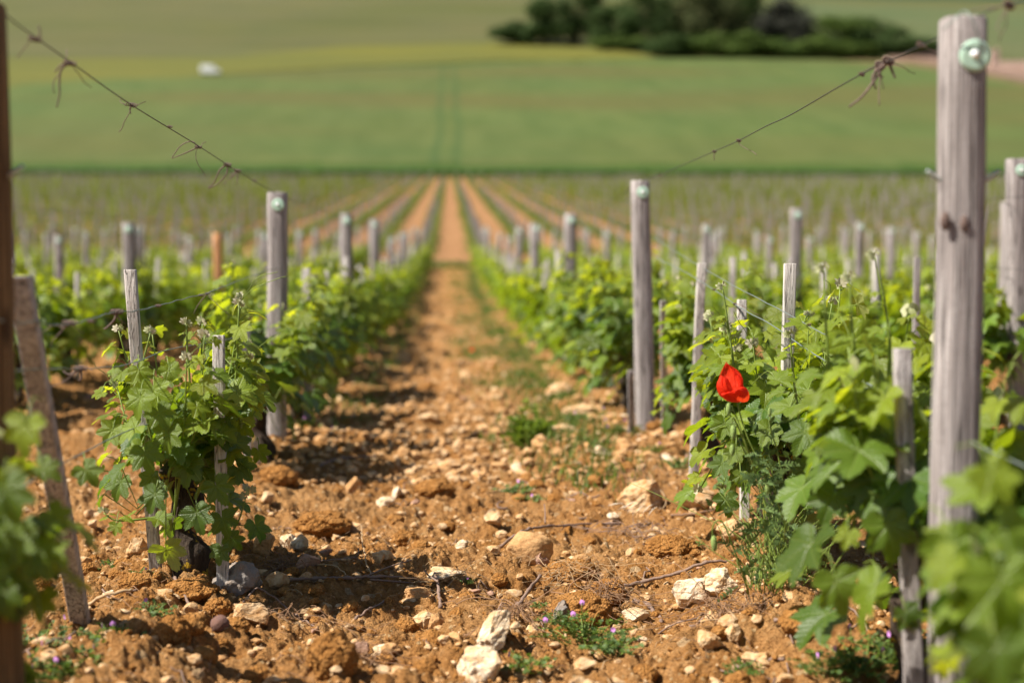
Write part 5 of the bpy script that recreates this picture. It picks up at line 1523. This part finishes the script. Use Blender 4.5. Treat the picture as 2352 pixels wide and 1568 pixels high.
def put_weed(k, px, py, sc, label, g_="small weeds on the soil", rz=None):
    g = G(px, py); o = wp[k] if not wu[k] else copy_tree(wp[k]); wu[k] = True
    o.location = g; o.rotation_euler.z = rng.uniform(0, 6.28) if rz is None else rz; o.scale = (sc,) * 3
    return tag(o, label, "weed", g_)
WEEDS = [(1, 1345, 1475, 1.35, "feathery weed with violet flowers at the bottom right of the path"), (0, 1290, 1440, 1.0, "feathery weed left of the grey pointed stone"),
 (0, 1400, 1500, 1.2, "feathery weed right of the largest bottom weed"), (2, 1215, 1535, 1.3, "low green weed beside the pitted white rock"), (2, 1065, 1338, .6, "tiny green weed beside the thin white stone"),
 (2, 1240, 1395, .6, "tiny green weed under the leaning thick cane"), (0, 1180, 1135, 1.2, "low blurred weed in the middle distance of the path"), (2, 1222, 1150, 1.0, "low blurred weed right of the first mid path weed"),
 (3, 1200, 1030, 1.5, "bushy bright green weed standing at the right side of the path"), (3, 1235, 1015, 1.2, "second bushy bright green weed touching the first"),
 (1, 95, 1500, 1.3, "blurred weed with violet flowers in the lower left corner"), (1, 185, 1510, 1.2, "blurred weed at the lower left beside the brace's foot"), (0, 260, 1475, 1.3, "blurred weed left of the dark clod at the lower left"),
 (0, 340, 1420, 1.0, "blurred weed above the lower left clod"), (1, 40, 1560, 1.3, "blurred weed at the very bottom left"), (0, 150, 1560, 1.2, "blurred weed at the bottom edge left"),
 (0, 325, 1330, .8, "small weed with a violet flower at the slanting stake's foot"), (2, 245, 1305, .9, "small weed behind the pale twig at the left"),
 (1, 2060, 1520, 1.3, "blurred weed with violet flowers at the bottom left of the big post"), (1, 1985, 1540, 1.3, "blurred weed below the leafy foreground vine"), (0, 1905, 1555, 1.2, "blurred weed at the bottom edge right of the path"),
 (0, 2095, 1475, 1.1, "blurred weed beside the grey brown stake's foot"), (0, 1560, 1075, 1.2, "blurred weed with small flowers left of the long stake's foot"), (1, 1430, 1000, 1.3, "blurred green weed in front of the slim post's foot"),
 (1, 1360, 975, 1.4, "blurred green weed left of the slim post's foot"), (0, 1510, 1040, 1.1, "blurred weed right of the slim post's foot"), (2, 640, 1100, 1.1, "small weed by the first vine of the left row"), (0, 700, 985, 1.4, "blurred weed at the shaded foot of the left row"),
 (2, 1700, 1545, 1.0, "blurred weed next to the bottom dead cane"), (2, 780, 1000, 1.2, "blurred weed in the dark hollow of the left row"), (2, 1590, 1255, .8, "tiny weed behind the cream rock by the poppy")]
for w_ in WEEDS: put_weed(*w_)

def grass_patch(name, label, cells, hmin, hmax, seed, mat, w=.0016):
    r = np.random.default_rng(seed); V = []; T = []
    for (x, y, sx, sy, n) in cells:
        X = x + r.normal(0, sx, n); Y = y + r.normal(0, sy, n); Z = terrain(X, Y, True) - .004
        H = r.uniform(hmin, hmax, n); a = r.uniform(0, 6.28, n); ln = r.uniform(.1, .7, n) * H; b = r.uniform(0, 3.14, n)
        ww = w * (1 + y / 9)
        bx, by = np.cos(b) * ww, np.sin(b) * ww
        P0 = np.stack([X - bx, Y - by, Z], -1); P1 = np.stack([X + bx, Y + by, Z], -1)
        tx, ty = X + np.cos(a) * ln, Y + np.sin(a) * ln
        mx, my = X + np.cos(a) * ln * .35, Y + np.sin(a) * ln * .35
        P2 = np.stack([mx + bx * .8, my + by * .8, Z + H * .6], -1); P3 = np.stack([mx - bx * .8, my - by * .8, Z + H * .6], -1)
        P4 = np.stack([tx, ty, Z + H], -1)
        V.append(np.stack([P0, P1, P2, P3, P4], 1).reshape(-1, 3)); t = np.stack([r.random(n) * .8, r.random(n), np.zeros(n)], -1); T.append(np.repeat(t, 5, 0))
    V = np.concatenate(V); T = np.concatenate(T); i = np.arange(len(V) // 5)[:, None] * 5
    m = MB(); m.add(V, [i + np.array([[0, 1, 2, 3]]), i + np.array([[3, 2, 4]])], None, T)
    return tag(m.build(name, mat, smooth=False), label, "grass", kind="stuff")
cells = []
for y in np.geomspace(5.6, 33, 60):
    if rng.random() < .25: continue
    cells.append((.16 + rng.normal(0, .05) + (y < 9) * .12, y, .05 + .003 * y, .12, int(120 * rng.uniform(.1, 1.1))))
for y in np.geomspace(4.8, 33, 70):
    cells.append((XR - .30 + rng.normal(0, .05), y, .08, .15, int(260 * rng.uniform(.1, 1))))
    if y > 6: cells.append((XL + .24 + rng.normal(0, .04), y, .05, .15, int(50 * rng.uniform(.1, 1))))
grass_patch("path_grass", "grass and weeds in a broken line down the path", cells, .02, .07, 3, M_WEED)
cells = [(x, 35.4 + rng.normal(0, .2), .25, .35, 90) for x in np.arange(-15, 17, .22)]
grass_patch("headland_grass", "green grass strip crossing between the two blocks of vines", cells, .06, .16, 4, M_WEED, .0045)

# ------------------------------------------------------------------ trees on the slope
def crown_mat(name, a, b):
    t = NT(name); ti = t.sep(t.attr("tint")); c = t.mix(ti[0], a, b)
    p = t.bsdf(c, .75, None, .2)
    tl = t.t.nodes.new("ShaderNodeBsdfTranslucent"); t.l(c, tl.inputs[0])
    mx = t.t.nodes.new("ShaderNodeMixShader"); mx.inputs[0].default_value = .2
    t.l(p, mx.inputs[1]); t.l(tl.outputs[0], mx.inputs[2]); return t.done(mx.outputs[0])
CM = dict(d=crown_mat("dark_crown", (.027, .054, .012), (.068, .108, .024)), o=crown_mat("olive_crown", (.045, .058, .018), (.105, .118, .042)),
          g=crown_mat("green_crown", (.038, .070, .010), (.100, .145, .022)), b=crown_mat("grey_brown_crown", (.026, .029, .021), (.060, .060, .044)))
def tree(px, w, top, basepy, kind, label, seed, dy=0, nm="tree"):
    g = G(px, basepy); g = Vector((g.x * (g.y + dy) / g.y, g.y + dy, 0)); g.z = float(terrain(g.x, g.y))
    s = PXM(g.y); W = w * s * 1.14; tz = at(px, top, g.y).z - g.z
    r = np.random.default_rng(seed); o = empty(nm, g); tag(o, label, nm if nm == "bush" else "tree", "trees and bushes on the slope")
    T = MB(); V, F, uv = tube(smooth_path([(0, 0, -.5), (.2, 0, tz * .25), (-.2, .1, tz * .6)], 4), np.linspace(W * .03 + .15, .12, 9), 8); T.add(V, F)
    for k in range(5):
        a = r.uniform(0, 6.28); V, F, uv = tube(smooth_path([(0, 0, tz * .25), (math.cos(a) * W * .15, math.sin(a) * W * .15, tz * .45), (math.cos(a) * W * .3, math.sin(a) * W * .3, tz * .65)], 3), np.linspace(.2, .07, 7), 6); T.add(V, F)
    T.build("trunk", M_BARK, o)
    nl = 9; C = np.stack([r.uniform(-.36, .36, nl) * W, r.uniform(-.36, .36, nl) * W, r.uniform(.18, .78, nl) * tz], -1)
    C = np.vstack([C, [[0, 0, tz * .8]], [[-.1 * W, -.1 * W, .3 * tz]], [[.2 * W, -.2 * W, .2 * tz]]]); nl += 3
    Rr = np.stack([r.uniform(.15, .26, nl) * W, r.uniform(.15, .26, nl) * W, r.uniform(.15, .24, nl) * tz], -1)
    n = 6500; k = r.integers(0, nl, n); d = r.normal(size=(n, 3)); d /= np.linalg.norm(d, axis=1, keepdims=True)
    P = C[k] + d * Rr[k] * (r.random(n) ** .25)[:, None] * (1 + .24 * r.normal(size=(n, 1)))
    P[:, 2] = np.abs(P[:, 2]) + .2
    u = r.normal(size=(n, 3)); u /= np.linalg.norm(u, axis=1, keepdims=True); nn = d + .6 * r.normal(size=(n, 3)); v = np.cross(nn, u); v /= np.linalg.norm(v, axis=1, keepdims=True); u = np.cross(v, nn); u /= np.linalg.norm(u, axis=1, keepdims=True)
    z = r.uniform(.35, .75, n)[:, None]
    Q = np.stack([P - u * z, P - v * z * .6, P + u * z, P + v * z * .6], 1).reshape(-1, 3)
    tt = np.clip(r.normal(.35, .25, n) + .25 * (r.random(nl)[k] - .5), 0, 1); tt = np.repeat(np.stack([tt, tt, tt], -1), 4, 0)
    m = MB(); m.add(Q, np.arange(4 * n).reshape(-1, 4), None, tt); m.build("crown", CM[kind], o, smooth=False)
TREES = [
 (1185, 100, 52, 102, 'd', "low dark bush at the left end of the clump of trees", 0, "bush"), (1250, 120, -5, 104, 'd', "dark round tree near the left end of the clump", 3, "tree"),
 (1325, 110, -60, 106, 'd', "taller dark tree, third from the left end of the clump", 8, "tree"), (1400, 110, 12, 108, 'd', "lower dark tree in the dip left of the clump's middle", 3, "tree"),
 (1470, 130, -60, 116, 'd', "tall dark tree left of the pale olive tree", 10, "tree"), (1560, 150, -70, 120, 'o', "pale olive tree in the middle of the clump", 14, "tree"),
 (1640, 120, -60, 124, 'o', "second olive tree right of the clump's middle", 16, "tree"), (1700, 110, -80, 120, 'd', "tall dark green tree between the olive trees and the grey one", 12, "tree"),
 (1795, 140, -8, 122, 'b', "round grey brown tree at the right of the clump", 8, "tree"), (1900, 140, 38, 124, 'g', "low dark green tree right of the grey brown one", 5, "tree"),
 (1985, 130, 40, 126, 'd', "low dark tree near the right end of the clump", 5, "tree"), (2060, 110, 64, 130, 'd', "small dark tree at the right end of the clump", 3, "tree"),
 (2125, 70, 90, 132, 'd', "small bush just left of the big near post's top", 2, "bush"), (1530, 130, 88, 128, 'd', "bush under the pale olive tree", -3, "bush"),
 (1650, 170, 78, 130, 'g', "yellowish green bush at the foot of the second olive tree", -4, "bush"), (1770, 150, 92, 130, 'g', "green bush below the grey brown tree", -4, "bush"),
 (1880, 150, 92, 131, 'g', "low bush at the foot of the right trees", -3, "bush"), (1960, 120, 100, 132, 'g', "low bush at the clump's right foot", -3, "bush"), (1420, 120, 84, 112, 'g', "green bush below the dip in the clump", -2, "bush")]
for i, (px, w, tp, bp, kd, lab, dy, nm) in enumerate(TREES): tree(px, w, tp, bp, kd, lab, 40 + i, dy, nm)

# ------------------------------------------------------------------ white van, stone wall
M_VAN = simple("white_paint", (.86, .87, .88), .35, .5); M_GLASS = simple("dark_glass", (.03, .035, .04), .1, .6); M_TYRE = simple("tyre_rubber", (.02, .02, .02), .9)
g = G(480, 176); g = Vector((g.x, g.y + 2.5, 0)); g.z = float(terrain(g.x, g.y)) + .45
van = empty("parked_van", g, 0.0); tag(van, "small blurred white van parked at the top edge of the wheat field", "van")
prof = [(-2.5, .35), (-2.5, 2.15), (-2.35, 2.3), (.7, 2.3), (1.0, 2.2), (1.7, 1.35), (2.45, 1.15), (2.55, .9), (2.55, .35)]
n = len(prof); V = []
for y, k in ((-.95, .97), (-.9, 1), (.9, 1), (.95, .97)): V += [(x * k, y, .35 + (z - .35) * k) for x, z in prof]
m = MB(); F = np.array([[s * n + j, s * n + (j + 1) % n, (s + 1) * n + (j + 1) % n, (s + 1) * n + j] for s in range(3) for j in range(n)])
m.add(V, [F, np.arange(n)[None], (np.arange(n)[::-1] + 3 * n)[None]]); m.build("body", M_VAN, van, smooth=False)
def flat(pts, name, mat, par):
    m = MB(); m.add(pts, np.arange(len(pts))[None]); return m.build(name, mat, par, smooth=False)
for y in (-.957, .957): flat([(.75, y, 1.45), (1.5, y, 1.45), (1.0, y, 2.05), (.75, y, 2.05)], "side_window", M_GLASS, van)
flat([(1.06, -.8, 2.14), (1.06, .8, 2.14), (1.71, .8, 1.38), (1.71, -.8, 1.38)], "windscreen", M_GLASS, van)
for x in (-1.6, 1.6):
    for y in (-.86, .86):
        V, F, uv = tube([(x, y - .11, .34), (x, y + .11, .34)], .34, 20); m = MB(); m.add(V, F); wh = m.build("wheel", M_TYRE, van)
        V, F, uv = tube([(x, y - .12, .34), (x, y + .12, .34)], .19, 16); m = MB(); m.add(V, F); m.build("rim", M_HOOK, wh)

def wall_mat():
    t = NT("pink_stone_wall"); P = t.geo()["Position"]
    v = t.voro(P, 1.6, out="Color"); c = t.mix(t.sep(v)[0], (.36, .24, .19), (.52, .38, .32))
    return t.done(t.bsdf(c, .9, t.bump(t.voro(P, 1.6), 1, .1), .2))
M_WALL = wall_mat()
def block(name, p, sx, sy, sz, label, cat):
    m = MB(); nx = max(2, int(sx / .8)); r = np.random.default_rng(3)
    xs = np.linspace(0, sx, nx); V = []
    for x in xs:
        h = sz * r.uniform(.88, 1.06); 
        V += [(x, 0, -1), (x, 0, h), (x, sy, h), (x, sy, -1)]
    F = np.array([[i * 4 + j, i * 4 + j + 1, i * 4 + 5 + j, i * 4 + 4 + j] for i in range(nx - 1) for j in range(3)])
    m.add(V, [F, np.array([[0, 1, 2, 3][::-1]]), np.array([[0, 1, 2, 3]]) + (nx - 1) * 4]); o = m.build(name, M_WALL, smooth=False); o.location = p
    return tag(o, label, cat)
g = G(2292, 160); o = block("stone_wall", g, 38, 1.0, 2.6, "low blurred pinkish stone wall beside the track at the far right", "wall"); o.rotation_euler.z = R(-14)
g = G(2276, 158); block("stone_pillar", g, 2.6, 2.2, 6.4, "blurred pale pink stone pillar right beside the big post's disc", "pillar")
g = G(2100, 133); o = block("stone_wall", g, 8, .8, 1.4, "short stretch of reddish wall left of the big near post's top", "wall"); o.rotation_euler.z = R(-12)
